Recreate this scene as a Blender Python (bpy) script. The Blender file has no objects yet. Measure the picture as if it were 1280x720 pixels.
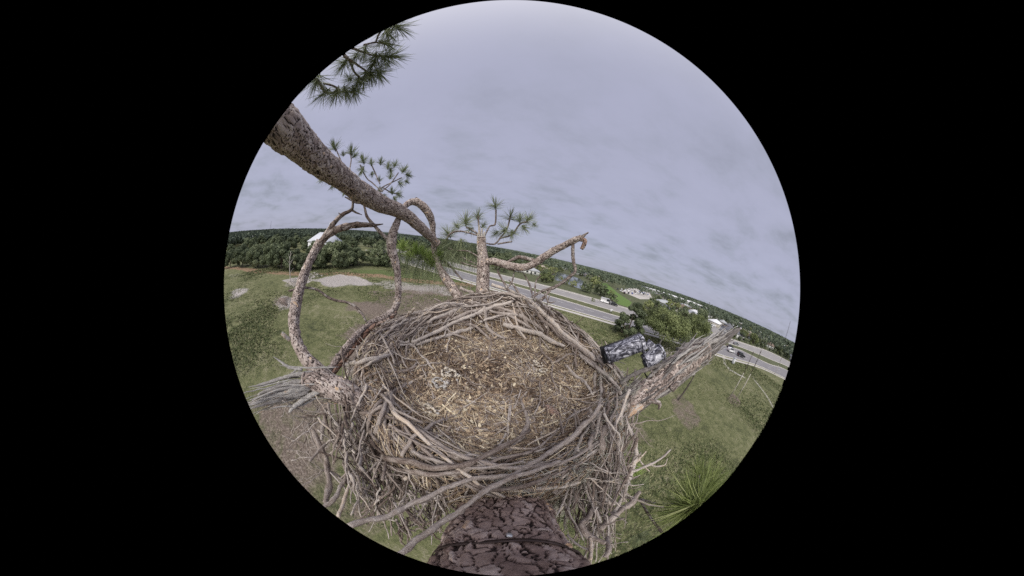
import bpy, math, random
import numpy as np
from mathutils import Matrix, Vector
R = math.radians
random.seed(7); rng = np.random.default_rng(7)
C = bpy.context.scene.collection
sc = bpy.context.scene

# ------------------------------------------------------------------ camera (180 degree fisheye, 14 m up the pine)
EYE = np.array([0, 0, 14.0]); PITCH = R(11.6); ROLL = R(11.1)
_r0 = np.array([1, 0, 0.]); _u0 = np.array([0, math.sin(PITCH), math.cos(PITCH)])
FW = np.array([0, math.cos(PITCH), -math.sin(PITCH)])
RT = math.cos(ROLL)*_r0 + math.sin(ROLL)*_u0
UP = math.cos(ROLL)*_u0 - math.sin(ROLL)*_r0
cd = bpy.data.cameras.new('camera'); cam = bpy.data.objects.new('camera', cd); C.objects.link(cam); sc.camera = cam
cd.type = 'PANO'; cd.sensor_width = 36; cd.clip_start = .02; cd.clip_end = 20000
cd.panorama_type = 'FISHEYE_LENS_POLYNOMIAL'
cd.fisheye_polynomial_k0 = 0; cd.fisheye_polynomial_k1 = -(math.pi/2)/10.125
cd.fisheye_polynomial_k2 = 0; cd.fisheye_polynomial_k3 = 0; cd.fisheye_polynomial_k4 = 0
cd.fisheye_fov = math.pi
cam.matrix_world = Matrix([[RT[i], UP[i], -FW[i], EYE[i]] for i in range(3)] + [[0, 0, 0, 1]])

# ------------------------------------------------------------------ sky, sun, exposure
SUN_EL, SUN_AZ = R(46), R(192)      # azimuth clockwise from +Y
w = bpy.data.worlds.new('World'); sc.world = w; w.use_nodes = True
nt = w.node_tree; N = nt.nodes; L = nt.links
bg = N['Background']; bg.inputs[1].default_value = .1
sky = N.new('ShaderNodeTexSky'); sky.sky_type = 'NISHITA'; sky.sun_disc = False
sky.sun_elevation = SUN_EL; sky.sun_rotation = SUN_AZ
def mth(nt, op, a, b=None, c=None, clamp=False):
    n = nt.nodes.new('ShaderNodeMath'); n.operation = op; n.use_clamp = clamp
    for i, v in enumerate((a, b, c)):
        if v is None: continue
        if isinstance(v, (int, float)): n.inputs[i].default_value = v
        else: nt.links.new(v, n.inputs[i])
    return n.outputs[0]
def noise(nt, vec, scale, detail=4, rough=.5, dist=0, dim='3D'):
    n = nt.nodes.new('ShaderNodeTexNoise'); n.noise_dimensions = dim
    n.inputs['Scale'].default_value = scale; n.inputs['Detail'].default_value = detail
    n.inputs['Roughness'].default_value = rough; n.inputs['Distortion'].default_value = dist
    if vec is not None: nt.links.new(vec, n.inputs['Vector'])
    return n.outputs['Fac']
def ramp(nt, fac, stops):
    n = nt.nodes.new('ShaderNodeValToRGB'); e = n.color_ramp.elements
    while len(e) < len(stops): e.new(.5)
    for el, (p, c) in zip(e, stops): el.position = p; el.color = (*c, 1)
    nt.links.new(fac, n.inputs[0]); return n.outputs[0]
def mixc(nt, fac, a, b, mode='MIX'):
    n = nt.nodes.new('ShaderNodeMix'); n.data_type = 'RGBA'; n.blend_type = mode
    for i, v in ((0, fac), (6, a), (7, b)):
        if isinstance(v, (int, float)): n.inputs[i].default_value = v
        elif isinstance(v, tuple): n.inputs[i].default_value = (*v, 1)
        else: nt.links.new(v, n.inputs[i])
    return n.outputs[2]
tc = N.new('ShaderNodeTexCoord').outputs['Generated']
sx = N.new('ShaderNodeSeparateXYZ'); L.new(tc, sx.inputs[0])
zz = mth(nt, 'ADD', mth(nt, 'MAXIMUM', sx.outputs[2], 0.0), .12)
cb = N.new('ShaderNodeCombineXYZ')
L.new(mth(nt, 'DIVIDE', sx.outputs[0], zz), cb.inputs[0]); L.new(mth(nt, 'DIVIDE', sx.outputs[1], zz), cb.inputs[1])
mp = N.new('ShaderNodeMapping'); L.new(cb.outputs[0], mp.inputs[0]); mp.inputs['Rotation'].default_value = (0, 0, R(20)); mp.inputs['Scale'].default_value = (.85, 1.15, 1)
n1 = noise(nt, mp.outputs[0], 1.9, 8, .6, .15); n2 = noise(nt, mp.outputs[0], .5, 3, .5, .1)
cl = mth(nt, 'ADD', mth(nt, 'MULTIPLY', n1, .55), mth(nt, 'MULTIPLY', n2, .45))
ccol = ramp(nt, cl, [(.36, (2.9, 3.05, 3.75)), (.44, (3.6, 3.75, 4.75)), (.5, (4.0, 4.1, 5.35)), (.6, (4.25, 4.35, 5.7))])
hif = mth(nt, 'MULTIPLY', mth(nt, 'MULTIPLY', mth(nt, 'SUBTRACT', sx.outputs[2], .25), 1.6, clamp=True), .75)
ccol = mixc(nt, hif, ccol, (4.0, 4.1, 5.4))
# darker, greyer band low on the horizon; veil round the hidden sun, boosted out of view to light the nest
lowf = mth(nt, 'POWER', mth(nt, 'SUBTRACT', 1.0, mth(nt, 'MAXIMUM', sx.outputs[2], 0.0)), 7.0)
ccol = mixc(nt, mth(nt, 'MULTIPLY', lowf, .3), ccol, (3.0, 3.2, 3.95))
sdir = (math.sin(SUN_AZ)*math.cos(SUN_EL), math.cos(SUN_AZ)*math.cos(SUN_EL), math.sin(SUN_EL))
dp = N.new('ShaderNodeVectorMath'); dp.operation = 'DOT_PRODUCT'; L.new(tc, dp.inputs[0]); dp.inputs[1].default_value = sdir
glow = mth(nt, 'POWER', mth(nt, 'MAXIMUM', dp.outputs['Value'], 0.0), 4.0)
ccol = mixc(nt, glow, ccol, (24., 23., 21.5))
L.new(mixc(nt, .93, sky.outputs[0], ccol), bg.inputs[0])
sl = bpy.data.lights.new('sun', 'SUN'); so = bpy.data.objects.new('sun', sl); C.objects.link(so)
sl.energy = 1.5; sl.angle = R(12); sl.color = (1, .96, .9)
so.rotation_euler = Vector(sdir).to_track_quat('Z', 'Y').to_euler()
sc.view_settings.view_transform = 'Standard'; sc.view_settings.look = 'None'
sc.view_settings.exposure = 0.12; sc.view_settings.gamma = 1.0
sc.cycles.use_denoising = False
sc.cycles.max_bounces = 5; sc.cycles.diffuse_bounces = 3; sc.cycles.transparent_max_bounces = 4

# ------------------------------------------------------------------ helpers
def ray(x, y):
    dx, dy = x-640, 360-y; rr = math.hypot(dx, dy); th = rr/360*math.pi/2; k = math.sin(th)/max(rr, 1e-9)
    return dx*k*RT + dy*k*UP + math.cos(th)*FW
def at(x, y, d): return EYE + ray(x, y)*d
def G(x, y, z=0.):
    r = ray(x, y); return EYE + r*((z-EYE[2])/r[2])
_lat = np.random.default_rng(3).random((32, 32, 32))
def vn(P, s=1.0):                                     # vectorised value noise, -1..1
    P = np.asarray(P, float)*s; i = np.floor(P).astype(int); f = P-i; f = f*f*(3-2*f); i &= 31; j = (i+1) & 31
    a = lambda x, y, z: _lat[x, y, z]
    X0, Y0, Z0 = i[..., 0], i[..., 1], i[..., 2]; X1, Y1, Z1 = j[..., 0], j[..., 1], j[..., 2]; fx, fy, fz = f[..., 0], f[..., 1], f[..., 2]
    c00 = a(X0, Y0, Z0)*(1-fx)+a(X1, Y0, Z0)*fx; c10 = a(X0, Y1, Z0)*(1-fx)+a(X1, Y1, Z0)*fx
    c01 = a(X0, Y0, Z1)*(1-fx)+a(X1, Y0, Z1)*fx; c11 = a(X0, Y1, Z1)*(1-fx)+a(X1, Y1, Z1)*fx
    return ((c00*(1-fy)+c10*fy)*(1-fz)+(c01*(1-fy)+c11*fy)*fz)*2-1
def fbm(P, s=1.0, o=3):
    return sum(vn(P, s*2.03**k)*.5**k for k in range(o))
def sm(x, a, b):
    t = np.clip((x-a)/(b-a), 0, 1); return t*t*(3-2*t)
def smoothline(P, n):                                  # Catmull-Rom through rows of P (any number of columns)
    P = np.asarray(P, float)
    if len(P) == 2: return P[0]+(P[1]-P[0])*np.linspace(0, 1, n)[:, None]
    Q = np.vstack([2*P[0]-P[1], P, 2*P[-1]-P[-2]]); d = np.r_[0, np.cumsum(np.linalg.norm(np.diff(P[:, :3], axis=0), axis=1))]
    out = []
    for s in np.linspace(0, d[-1], n):
        k = min(np.searchsorted(d, s, 'right')-1, len(P)-2); t = (s-d[k])/max(d[k+1]-d[k], 1e-9)
        a, b, c, e = Q[k], Q[k+1], Q[k+2], Q[k+3]
        out.append(.5*(2*b+(c-a)*t+(2*a-5*b+4*c-e)*t*t+(3*b-a-3*c+e)*t**3))
    return np.array(out)
class MB:                                              # collects faces, builds ONE mesh object
    def __init__(s): s.v = []; s.f = []; s.uv = []; s.t = []; s.n = 0; s.mi = []
    def add(s, V, F, uv=None, tint=.5, mi=0):
        V = np.asarray(V, float); F = np.asarray(F, int)
        s.v.append(V); s.f.append(F+s.n); s.n += len(V)
        s.uv.append(np.zeros((len(V), 2)) if uv is None else uv)
        s.t.append(np.full(len(V), tint) if np.isscalar(tint) else np.asarray(tint)); s.mi.append(np.full(len(F), mi))
        return s
    def tube(s, P, rad, sides=8, tint=.5, rough=0., cap=True, seed=0., mi=0, flat=1.0):
        P = np.asarray(P, float); n = len(P); rad = np.broadcast_to(np.asarray(rad, float), (n,)).copy()
        T = np.gradient(P, axis=0); T /= np.maximum(np.linalg.norm(T, axis=1), 1e-9)[:, None]
        a = np.cross(T[0], [0, 0, 1.]); 
        if np.linalg.norm(a) < .1: a = np.cross(T[0], [1., 0, 0])
        A = []
        for t in T:
            a = a-t*(a@t); a /= np.linalg.norm(a); A.append(a)
        A = np.array(A); B = np.cross(T, A); ph = np.linspace(0, 2*np.pi, sides, endpoint=False)
        D = A[:, None]*np.cos(ph)[None, :, None]+B[:, None]*np.sin(ph)[None, :, None]*flat
        V = P[:, None]+D*rad[:, None, None]
        if rough: V = V+D*(rad[:, None]*rough*fbm(V+seed, .9/max(rad.mean(), .004), 2))[..., None]
        ln = np.r_[0, np.cumsum(np.linalg.norm(np.diff(P, axis=0), axis=1))]
        uv = np.stack([np.broadcast_to(ph[None]*rad.mean(), (n, sides)), np.broadcast_to(ln[:, None]+seed, (n, sides))], -1).reshape(-1, 2)
        i = np.arange(n-1)[:, None]*sides; j = np.arange(sides)[None]; k = (j+1) % sides
        F = np.stack([i+j, i+k, i+sides+k, i+sides+j], -1).reshape(-1, 4)
        V = V.reshape(-1, 3)
        if cap:
            c0, c1 = len(V), len(V)+1; V = np.vstack([V, P[0], P[-1]]); uv = np.vstack([uv, uv[0], uv[-1]]); jj = np.arange(sides); kk = (jj+1) % sides; b = (n-1)*sides
            F = np.vstack([F, np.stack([kk, jj, np.full(sides, c0), np.full(sides, c0)], -1), np.stack([b+jj, b+kk, np.full(sides, c1), np.full(sides, c1)], -1)])
        return s.add(V, F, uv, tint, mi)
    def box(s, c, h, M=None, bev=0., tint=.5, mi=0, taper=1.0):
        V = []
        if bev:
            for sx_ in (-1, 1):
                for sy in (-1, 1):
                    for sz in (-1, 1):
                        for k in range(3):
                            p = np.array([sx_, sy, sz], float)*h; q = np.array([sx_, sy, sz])*bev; q[k] = 0; V.append(p-q)
            import mathutils
            from mathutils import geometry
            import bmesh
            bm = bmesh.new(); [bm.verts.new(p) for p in V]; r_ = bmesh.ops.convex_hull(bm, input=bm.verts); bm.verts.index_update()
            V = np.array([v.co[:] for v in bm.verts]); F = [[v.index for v in f.verts] for f in bm.faces]; bm.free()
            F = [f+[f[-1]] if len(f) == 3 else f for f in F]
        else:
            V = np.array([(x, y, z) for x in (-1, 1) for y in (-1, 1) for z in (-1, 1)], float)*h
            F = [(0, 1, 3, 2), (4, 6, 7, 5), (0, 4, 5, 1), (2, 3, 7, 6), (0, 2, 6, 4), (1, 5, 7, 3)]
        V = np.array(V); V[V[:, 2] > 0, :2] *= taper
        if M is not None: V = V@np.asarray(M).T
        return s.add(V+np.asarray(c, float), F, None, tint, mi)
    def build(s, name, mats, parent=None, smooth=False, **props):
        V = np.vstack(s.v); F = np.vstack(s.f); uv = np.vstack(s.uv); t = np.concatenate(s.t); mi = np.concatenate(s.mi)
        me = bpy.data.meshes.new(name); tri = F[:, 2] == F[:, 3]
        cnt = np.where(tri, 3, 4); st = np.r_[0, np.cumsum(cnt)[:-1]]; mask = np.ones(F.shape, bool); mask[tri, 3] = False
        loops = F[mask]
        me.vertices.add(len(V)); me.vertices.foreach_set('co', V.astype(np.float32).ravel())
        me.loops.add(len(loops)); me.loops.foreach_set('vertex_index', loops.astype(np.int32))
        me.polygons.add(len(F)); me.polygons.foreach_set('loop_start', st.astype(np.int32))
        try: me.polygons.foreach_set('loop_total', cnt.astype(np.int32))
        except Exception: pass
        me.polygons.foreach_set('material_index', mi.astype(np.int32))
        me.update(calc_edges=True)
        u = me.uv_layers.new(name='UVMap'); u.data.foreach_set('uv', uv[loops].astype(np.float32).ravel())
        at_ = me.attributes.new('tint', 'FLOAT', 'POINT'); at_.data.foreach_set('value', t.astype(np.float32))
        if smooth: me.polygons.foreach_set('use_smooth', np.ones(len(F), bool))
        for m in (mats if isinstance(mats, (list, tuple)) else [mats]): me.materials.append(m)
        o = bpy.data.objects.new(name, me); C.objects.link(o); o.parent = parent
        for k_, v_ in props.items(): o[k_] = v_
        return o
def empty(name, label, cat, loc=(0, 0, 0), rz=0, group=None):
    o = bpy.data.objects.new(name, None); C.objects.link(o); o.location = [float(q) for q in loc]; o.rotation_euler = (0, 0, rz)
    o.empty_display_size = .3; o['label'] = label; o['category'] = cat
    if group: o['group'] = group
    return o
def copy_tree(o, parent=None):
    c = o.copy(); C.objects.link(c); c.parent = parent
    for ch in list(kids[o.name]) if o.name in kids else []: copy_tree(ch, c)
    return c
kids = {}
def reg(o):
    kids[o.name] = [c for c in bpy.data.objects if c.parent == o]
    for c in kids[o.name]: reg(c)
def dup(root, loc, rz=0, scale=None, label=None, group=None):
    c = copy_tree(root); c.location = [float(q) for q in loc]; c.rotation_euler = (0, 0, rz)
    if scale is not None: c.scale = (scale,)*3 if np.isscalar(scale) else scale
    if label: c['label'] = label
    if group: c['group'] = group
    return c

# ------------------------------------------------------------------ materials
def newmat(name, rough=.85):
    m = bpy.data.materials.new(name); m.use_nodes = True; b = m.node_tree.nodes['Principled BSDF']
    b.inputs['Roughness'].default_value = rough; b.inputs['Specular IOR Level'].default_value = .25
    return m, m.node_tree, b
def bump(nt, b, h, strength=.6, dist=.01):
    n = nt.nodes.new('ShaderNodeBump'); n.inputs['Strength'].default_value = strength; n.inputs['Distance'].default_value = dist
    nt.links.new(h, n.inputs['Height']); nt.links.new(n.outputs[0], b.inputs['Normal'])
def coord(nt, which='Object'): return nt.nodes.new('ShaderNodeTexCoord').outputs[which]
def attr(nt, name): 
    n = nt.nodes.new('ShaderNodeAttribute'); n.attribute_name = name; return n
def flatmat(name, col, rough=.7, var=.15, scale=3., metal=0.):
    m, nt, b = newmat(name, rough); o = coord(nt); f = noise(nt, o, scale, 5, .6)
    lo = tuple(c*(1-var) for c in col); hi = tuple(min(1, c*(1+var)) for c in col)
    nt.links.new(ramp(nt, f, [(.3, lo), (.7, hi)]), b.inputs['Base Color']); b.inputs['Metallic'].default_value = metal
    return m
def bark_mat(name, cols, scale=14., stretch=.45, crack=(.035, .025, .02), bd=.012):
    m, nt, b = newmat(name, .9); L = nt.links
    mp = nt.nodes.new('ShaderNodeMapping'); L.new(coord(nt, 'UV'), mp.inputs[0]); mp.inputs['Scale'].default_value = (1, stretch, 1)
    nz = nt.nodes.new('ShaderNodeTexNoise'); nz.inputs['Scale'].default_value = 18; L.new(mp.outputs[0], nz.inputs['Vector'])
    ad = nt.nodes.new('ShaderNodeVectorMath'); ad.operation = 'MULTIPLY_ADD'; L.new(nz.outputs['Color'], ad.inputs[0]); ad.inputs[1].default_value = (.06, .06, 0); L.new(mp.outputs[0], ad.inputs[2])
    v1 = nt.nodes.new('ShaderNodeTexVoronoi'); v1.voronoi_dimensions = '2D'; v1.feature = 'DISTANCE_TO_EDGE'; v1.inputs['Scale'].default_value = scale; L.new(ad.outputs[0], v1.inputs['Vector'])
    v2 = nt.nodes.new('ShaderNodeTexVoronoi'); v2.voronoi_dimensions = '2D'; v2.inputs['Scale'].default_value = scale; L.new(ad.outputs[0], v2.inputs['Vector'])
    sp = nt.nodes.new('ShaderNodeSeparateColor'); L.new(v2.outputs['Color'], sp.inputs[0])
    fine = noise(nt, coord(nt, 'UV'), 90, 5, .65)
    f = mth(nt, 'ADD', mth(nt, 'MULTIPLY', sp.outputs[0], .6), mth(nt, 'MULTIPLY', fine, .5))
    c = ramp(nt, f, [(.2, cols[0]), (.45, cols[1]), (.65, cols[2]), (.85, cols[3])])
    e = mth(nt, 'MULTIPLY', v1.outputs['Distance'], 9, clamp=True)
    L.new(mixc(nt, e, crack, c), b.inputs['Base Color'])
    bump(nt, b, mth(nt, 'ADD', mth(nt, 'MULTIPLY', e, .8), mth(nt, 'ADD', mth(nt, 'MULTIPLY', fine, .35), mth(nt, 'MULTIPLY', sp.outputs[1], .4))), .9, bd)
    return m
M = {}
M['bark'] = bark_mat('pine_bark', [(.10, .07, .055), (.21, .155, .13), (.33, .265, .235), (.42, .37, .34)], 26)
M['bark_red'] = bark_mat('pine_bark_red', [(.12, .065, .045), (.26, .15, .11), (.36, .25, .2), (.44, .36, .32)], 24)
M['bark_small'] = bark_mat('branch_bark', [(.12, .09, .08), (.22, .17, .15), (.33, .28, .255), (.42, .38, .36)], 55, .5, (.05, .04, .035), .005)
# trunk: plates are real relief; attribute tint = plate tone, <0 in the cracks
m, nt, b = newmat('trunk_bark', .88); t = attr(nt, 'tint').outputs['Fac']; o = coord(nt); fine = noise(nt, o, 120, 6, .7); mid = noise(nt, o, 22, 4, .6, .5)
c = ramp(nt, mth(nt, 'ADD', t, mth(nt, 'MULTIPLY', mth(nt, 'SUBTRACT', mth(nt, 'ADD', fine, mid), 1.), .35)), [(.0, (.025, .02, .018)), (.2, (.11, .085, .075)), (.42, (.29, .23, .205)), (.65, (.43, .365, .335)), (.85, (.56, .50, .46)), (1., (.56, .40, .27))])
nt.links.new(c, b.inputs['Base Color']); bump(nt, b, mth(nt, 'ADD', fine, mid), .8, .006); M['trunk'] = m
m2 = m.copy(); m2.name = 'near_trunk_bark'; M['near_trunk'] = m2
for n_ in m2.node_tree.nodes:
    if n_.type == 'VALTORGB':
        for el, c_ in zip(n_.color_ramp.elements, [(.025, .016, .014), (.10, .065, .055), (.25, .175, .15), (.38, .29, .255), (.5, .41, .37), (.58, .38, .23)]): el.color = (*c_, 1)
# dead sticks: tint attribute chooses brown..grey..pale
def stick_mat(name, stops, sc_=60):
    m, nt, b = newmat(name, .85); L = nt.links; t = attr(nt, 'tint').outputs['Fac']; o = coord(nt)
    mp = nt.nodes.new('ShaderNodeMapping'); L.new(coord(nt, 'UV'), mp.inputs[0]); mp.inputs['Scale'].default_value = (3, .35, 1)
    st = noise(nt, mp.outputs[0], sc_, 4, .6); bl = noise(nt, o, 22, 5, .7)
    fn = noise(nt, o, 170, 4, .7)
    f = mth(nt, 'ADD', t, mth(nt, 'MULTIPLY', mth(nt, 'SUBTRACT', mth(nt, 'ADD', mth(nt, 'ADD', st, bl), fn), 1.5), .85))
    L.new(ramp(nt, f, stops), b.inputs['Base Color']); bump(nt, b, mth(nt, 'ADD', st, fn), .9, .004); return m
M['stick'] = stick_mat('dead_stick', [(.0, (.06, .042, .035)), (.25, (.165, .125, .105)), (.5, (.30, .25, .22)), (.7, (.40, .35, .32)), (.88, (.55, .50, .46)), (1., (.55, .45, .36))])
M['straw'] = stick_mat('dry_straw', [(.0, (.06, .04, .03)), (.3, (.19, .13, .09)), (.55, (.37, .27, .185)), (.8, (.58, .47, .33)), (1., (.76, .67, .50))])
M['weathered'] = stick_mat('weathered_wood', [(.0, (.07, .06, .055)), (.3, (.2, .18, .17)), (.6, (.36, .34, .32)), (.85, (.5, .48, .45)), (1., (.45, .3, .2))], 40)
m, nt, b = newmat('nest_litter', .95); o = coord(nt); f = noise(nt, o, 28, 8, .75); g = noise(nt, o, 5, 3, .6)
nt.links.new(ramp(nt, mth(nt, 'ADD', mth(nt, 'MULTIPLY', f, .8), mth(nt, 'MULTIPLY', g, .2)), [(.3, (.035, .024, .02)), (.48, (.12, .085, .068)), (.62, (.27, .205, .165)), (.75, (.45, .37, .3))]), b.inputs['Base Color'])
bump(nt, b, f, 1., .03); M['litter'] = m
def leaf_mat(name, stops, rough=.6, trans=.25, scale=.9):
    m, nt, b = newmat(name, rough); L = nt.links; oi = nt.nodes.new('ShaderNodeObjectInfo').outputs['Random']; t = attr(nt, 'tint').outputs['Fac']
    f = mth(nt, 'ADD', mth(nt, 'MULTIPLY', oi, .4), mth(nt, 'MULTIPLY', t, .66))
    c = ramp(nt, f, stops); L.new(c, b.inputs['Base Color'])
    if trans:
        tr = nt.nodes.new('ShaderNodeBsdfTranslucent'); L.new(c, tr.inputs[0]); mx = nt.nodes.new('ShaderNodeMixShader'); mx.inputs[0].default_value = trans
        L.new(b.outputs[0], mx.inputs[1]); L.new(tr.outputs[0], mx.inputs[2]); L.new(mx.outputs[0], nt.nodes['Material Output'].inputs[0])
    return m
M['oak'] = leaf_mat('oak_leaves', [(.05, (.055, .068, .04)), (.4, (.12, .148, .082)), (.7, (.19, .225, .125)), (1, (.29, .32, .19))])
M['yellowgreen'] = leaf_mat('young_leaves', [(.05, (.085, .10, .05)), (.4, (.19, .225, .095)), (.7, (.30, .33, .15)), (1, (.46, .46, .25))])
M['needle'] = leaf_mat('pine_needles', [(.0, (.08, .095, .055)), (.4, (.17, .20, .115)), (.75, (.27, .31, .17)), (1, (.38, .41, .24))], .5, .15)
M['needle_fresh'] = leaf_mat('fresh_pine_needles', [(.0, (.12, .18, .05)), (.4, (.24, .33, .09)), (.75, (.36, .46, .15)), (1, (.5, .56, .25))], .5, .25)
M['needle_mid'] = leaf_mat('near_pine_needles', [(.0, (.09, .12, .035)), (.4, (.18, .225, .07)), (.75, (.29, .34, .12)), (1, (.44, .46, .22))], .5, .2)
M['farwood'] = leaf_mat('far_leaves', [(.05, (.045, .06, .045)), (.4, (.09, .115, .08)), (.7, (.135, .165, .11)), (1, (.2, .22, .155))], .8, 0)
M['white'] = flatmat('white_paint', (.75, .76, .78)); M['grey_roof'] = flatmat('grey_roof', (.4, .41, .43)); M['glass'] = flatmat('dark_glass', (.03, .035, .04), .15)
M['dark'] = flatmat('black_plastic', (.02, .02, .022), .45); M['tyre'] = flatmat('tyre_rubber', (.02, .02, .02), .9)
M['trunkfar'] = flatmat('far_trunk', (.14, .11, .09), .9, .4)
M['palewood'] = flatmat('pale_dead_wood', (.5, .46, .42), .9, .25)
M['strap'] = flatmat('rusty_steel_band', (.07, .05, .045), .5, .4, 30, .6)
M['pole'] = flatmat('dark_pole', (.1, .085, .075), .9, .3)
M['lichen'] = stick_mat('grey_lichen', [(.0, (.13, .12, .10)), (.4, (.27, .26, .22)), (.8, (.44, .425, .37)), (1., (.56, .54, .47))])
# mottled casing: grey paint under white and black splashes (its own stains)
m, nt, b = newmat('mottled_casing', .5); o = coord(nt)
mpn = nt.nodes.new('ShaderNodeMapping'); nt.links.new(o, mpn.inputs[0]); mpn.inputs['Scale'].default_value = (1, 2.2, 1.6)
f = noise(nt, mpn.outputs[0], 15, 5, .62, 1.6)
nt.links.new(ramp(nt, f, [(.38, (.02, .02, .028)), (.47, (.07, .07, .09)), (.53, (.20, .20, .245)), (.6, (.48, .48, .54)), (.7, (.75, .75, .8))]), b.inputs['Base Color']); M['casing'] = m

# ------------------------------------------------------------------ ground
def polyd(P, poly):                                    # signed distance (positive inside) of points to a polygon
    poly = np.asarray(poly, float); d = np.full(len(P), 1e9); ins = np.zeros(len(P), bool)
    for a, b in zip(poly, np.roll(poly, -1, 0)):
        e = b-a; t = np.clip(((P-a)@e)/max(e@e, 1e-9), 0, 1); d = np.minimum(d, np.hypot(*(P-a-t[:, None]*e).T))
        c = ((a[1] > P[:, 1]) != (b[1] > P[:, 1])); x = (b[0]-a[0])*(P[:, 1]-a[1])/(b[1]-a[1]+1e-12)+a[0]; ins ^= c & (P[:, 0] < x)
    return np.where(ins, d, -d)
def lined(P, ln):
    ln = np.asarray(ln, float); d = np.full(len(P), 1e9)
    for a, b in zip(ln[:-1], ln[1:]):
        e = b-a; t = np.clip(((P-a)@e)/max(e@e, 1e-9), 0, 1); d = np.minimum(d, np.hypot(*(P-a-t[:, None]*e).T))
    return d
gp = lambda *q: [G(x, y)[:2] for x, y in q]
rad = np.r_[np.linspace(0, 8, 14)[1:], np.arange(8.5, 150, .55), np.geomspace(151, 7000, 60)]; NA = 720
th = np.linspace(0, 2*np.pi, NA, endpoint=False)
X = (rad[:, None]*np.cos(th)).ravel(); Y = (rad[:, None]*np.sin(th)).ravel(); X = np.r_[X, 0]; Y = np.r_[Y, 0]; P2 = np.stack([X, Y], 1); P3 = np.stack([X, Y, X*0], 1)
rr = np.hypot(X, Y)
edge = fbm(P3, .25, 4)*1.5
def blob(poly, soft, wob=1.): return sm(polyd(P2, poly)+edge*wob, -soft, soft)
sand = np.maximum.reduce([
    .8*blob(gp((396, 352), (404, 347), (425, 344), (445, 345), (462, 350), (474, 355), (458, 358), (430, 359), (405, 358)), 1.6),
    blob(gp((356, 352), (372, 346), (398, 341), (404, 343), (388, 351), (372, 357)), 1.2),
    .8*blob(gp((280, 374), (296, 362), (309, 363), (300, 371), (290, 377)), 1.5),
    .35*blob(gp((284, 345), (300, 341), (306, 343), (286, 350)), 1.),
    .55*blob(gp((455, 352), (500, 352), (560, 356), (560, 368), (520, 370), (480, 362)), 4, 2.2),
    .8*blob(gp((466, 420), (480, 412), (498, 414), (500, 424), (480, 430), (464, 428)), .6, .5),
    .75*blob(gp((345, 380), (352, 370), (368, 372), (372, 382), (350, 388)), 1.2, .8)])
bare = np.maximum.reduce([
    1.1*blob(gp((448, 380), (480, 362), (520, 358), (585, 358), (585, 400), (540, 420), (500, 440), (440, 470), (415, 450), (445, 415)), 3.5, 2),
    .8*blob(gp((300, 500), (380, 490), (440, 520), (470, 640), (430, 680), (360, 620)), 3, 1.6),
    .7*blob(gp((835, 500), (850, 492), (866, 505), (880, 530), (860, 540), (842, 520)), .7, .5),
    .95*blob(gp((905, 498), (916, 493), (926, 502), (930, 512), (914, 508)), .6, .4),
    .6*blob(gp((760, 520), (800, 520), (830, 560), (800, 560)), 2, 1.)])
dirt = 1-sm(np.abs(lined(P2, gp((270, 333), (300, 336), (340, 341), (380, 343), (420, 342), (470, 345), (520, 351), (560, 354), (585, 356)))+edge*.6), 1.2, 3.4)
trk = 1-sm(lined(P2, gp((905, 444), (906, 455), (912, 462), (922, 468), (930, 472)))+edge*.1, .35, .9)
trk = np.maximum(trk, .7*(1-sm(lined(P2, gp((940, 470), (948, 482), (958, 495), (968, 512)))+edge*.1, .3, .9)))
mown = blob(gp((440, 338), (500, 338), (560, 342), (600, 348), (600, 354), (560, 352), (500, 347), (440, 343)), 1.5, .6)
N0 = np.array([(-110, 104), (-60, 83), (-19, 66.5), (11, 55.7), (32, 47.2), (55, 36.5), (74, 25.4), (83, 21.5), (96, 14.7), (107, 4), (118, -12), (130, -40)], float)
N1 = np.array([(-110, 119), (-60, 98), (-19, 80.5), (0, 72.9), (18, 65), (37, 55.6), (70, 42), (105, 31), (112, 24.5), (122, 11), (145, -2.3), (165, -40)], float)
F0 = np.array([(-110, 126), (-60, 106), (-19, 87.5), (-.5, 80.4), (20, 72.7), (41, 62.6), (75, 49.5), (112, 36.5), (133, 23.5), (147, 12), (168, -3), (188, -40)], float)
F1 = np.array([(-110, 138), (-60, 118), (-19, 98.5), (-1, 93.5), (23, 86), (38, 80), (57, 70.8), (111, 52), (134, 42.5), (156, 33), (193, 17.7), (240, -40)], float)
beyond = polyd(P2, np.vstack([N0, [(130, -300), (9000, -300), (9000, 9000), (-9000, 9000), (-9000, 2000), (-110, 104)]]))
Z = np.where(beyond > -6, 0., .22*fbm(P3, .06, 3)*sm(-beyond, 6, 20))*sm(rr, 3, 8)
hump = sm(polyd(P2, gp((346, 384), (352, 372), (366, 373), (370, 382)))+edge*.4, -1, 2.2); Z += hump*.6
ring = polyd(P2, gp((396, 352), (404, 347), (425, 344), (445, 345), (458, 350), (458, 358), (430, 359), (405, 358)))+edge
Z += .25*np.exp(-(ring/1.1)**2)
Z[rr > 400] = 0
i = np.arange(len(rad)-1)[:, None]*NA; j = np.arange(NA)[None]; k = (j+1) % NA
Fq = np.stack([i+j, i+NA+j, i+NA+k, i+k], -1).reshape(-1, 4); c0 = len(X)-1; jj = np.arange(NA)
Fq = np.vstack([Fq, np.stack([np.full(NA, c0), jj, (jj+1) % NA, (jj+1) % NA], -1)])
g = MB(); g.add(np.stack([X, Y, Z], 1), Fq)
m, nt, b = newmat('field_ground', .95); L = nt.links; o = coord(nt)
nA = noise(nt, o, .09, 5, .6); nB = noise(nt, o, .8, 6, .7, .6); nC = noise(nt, o, 5., 6, .75, .4); nD = noise(nt, o, .03, 3, .5)
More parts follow.
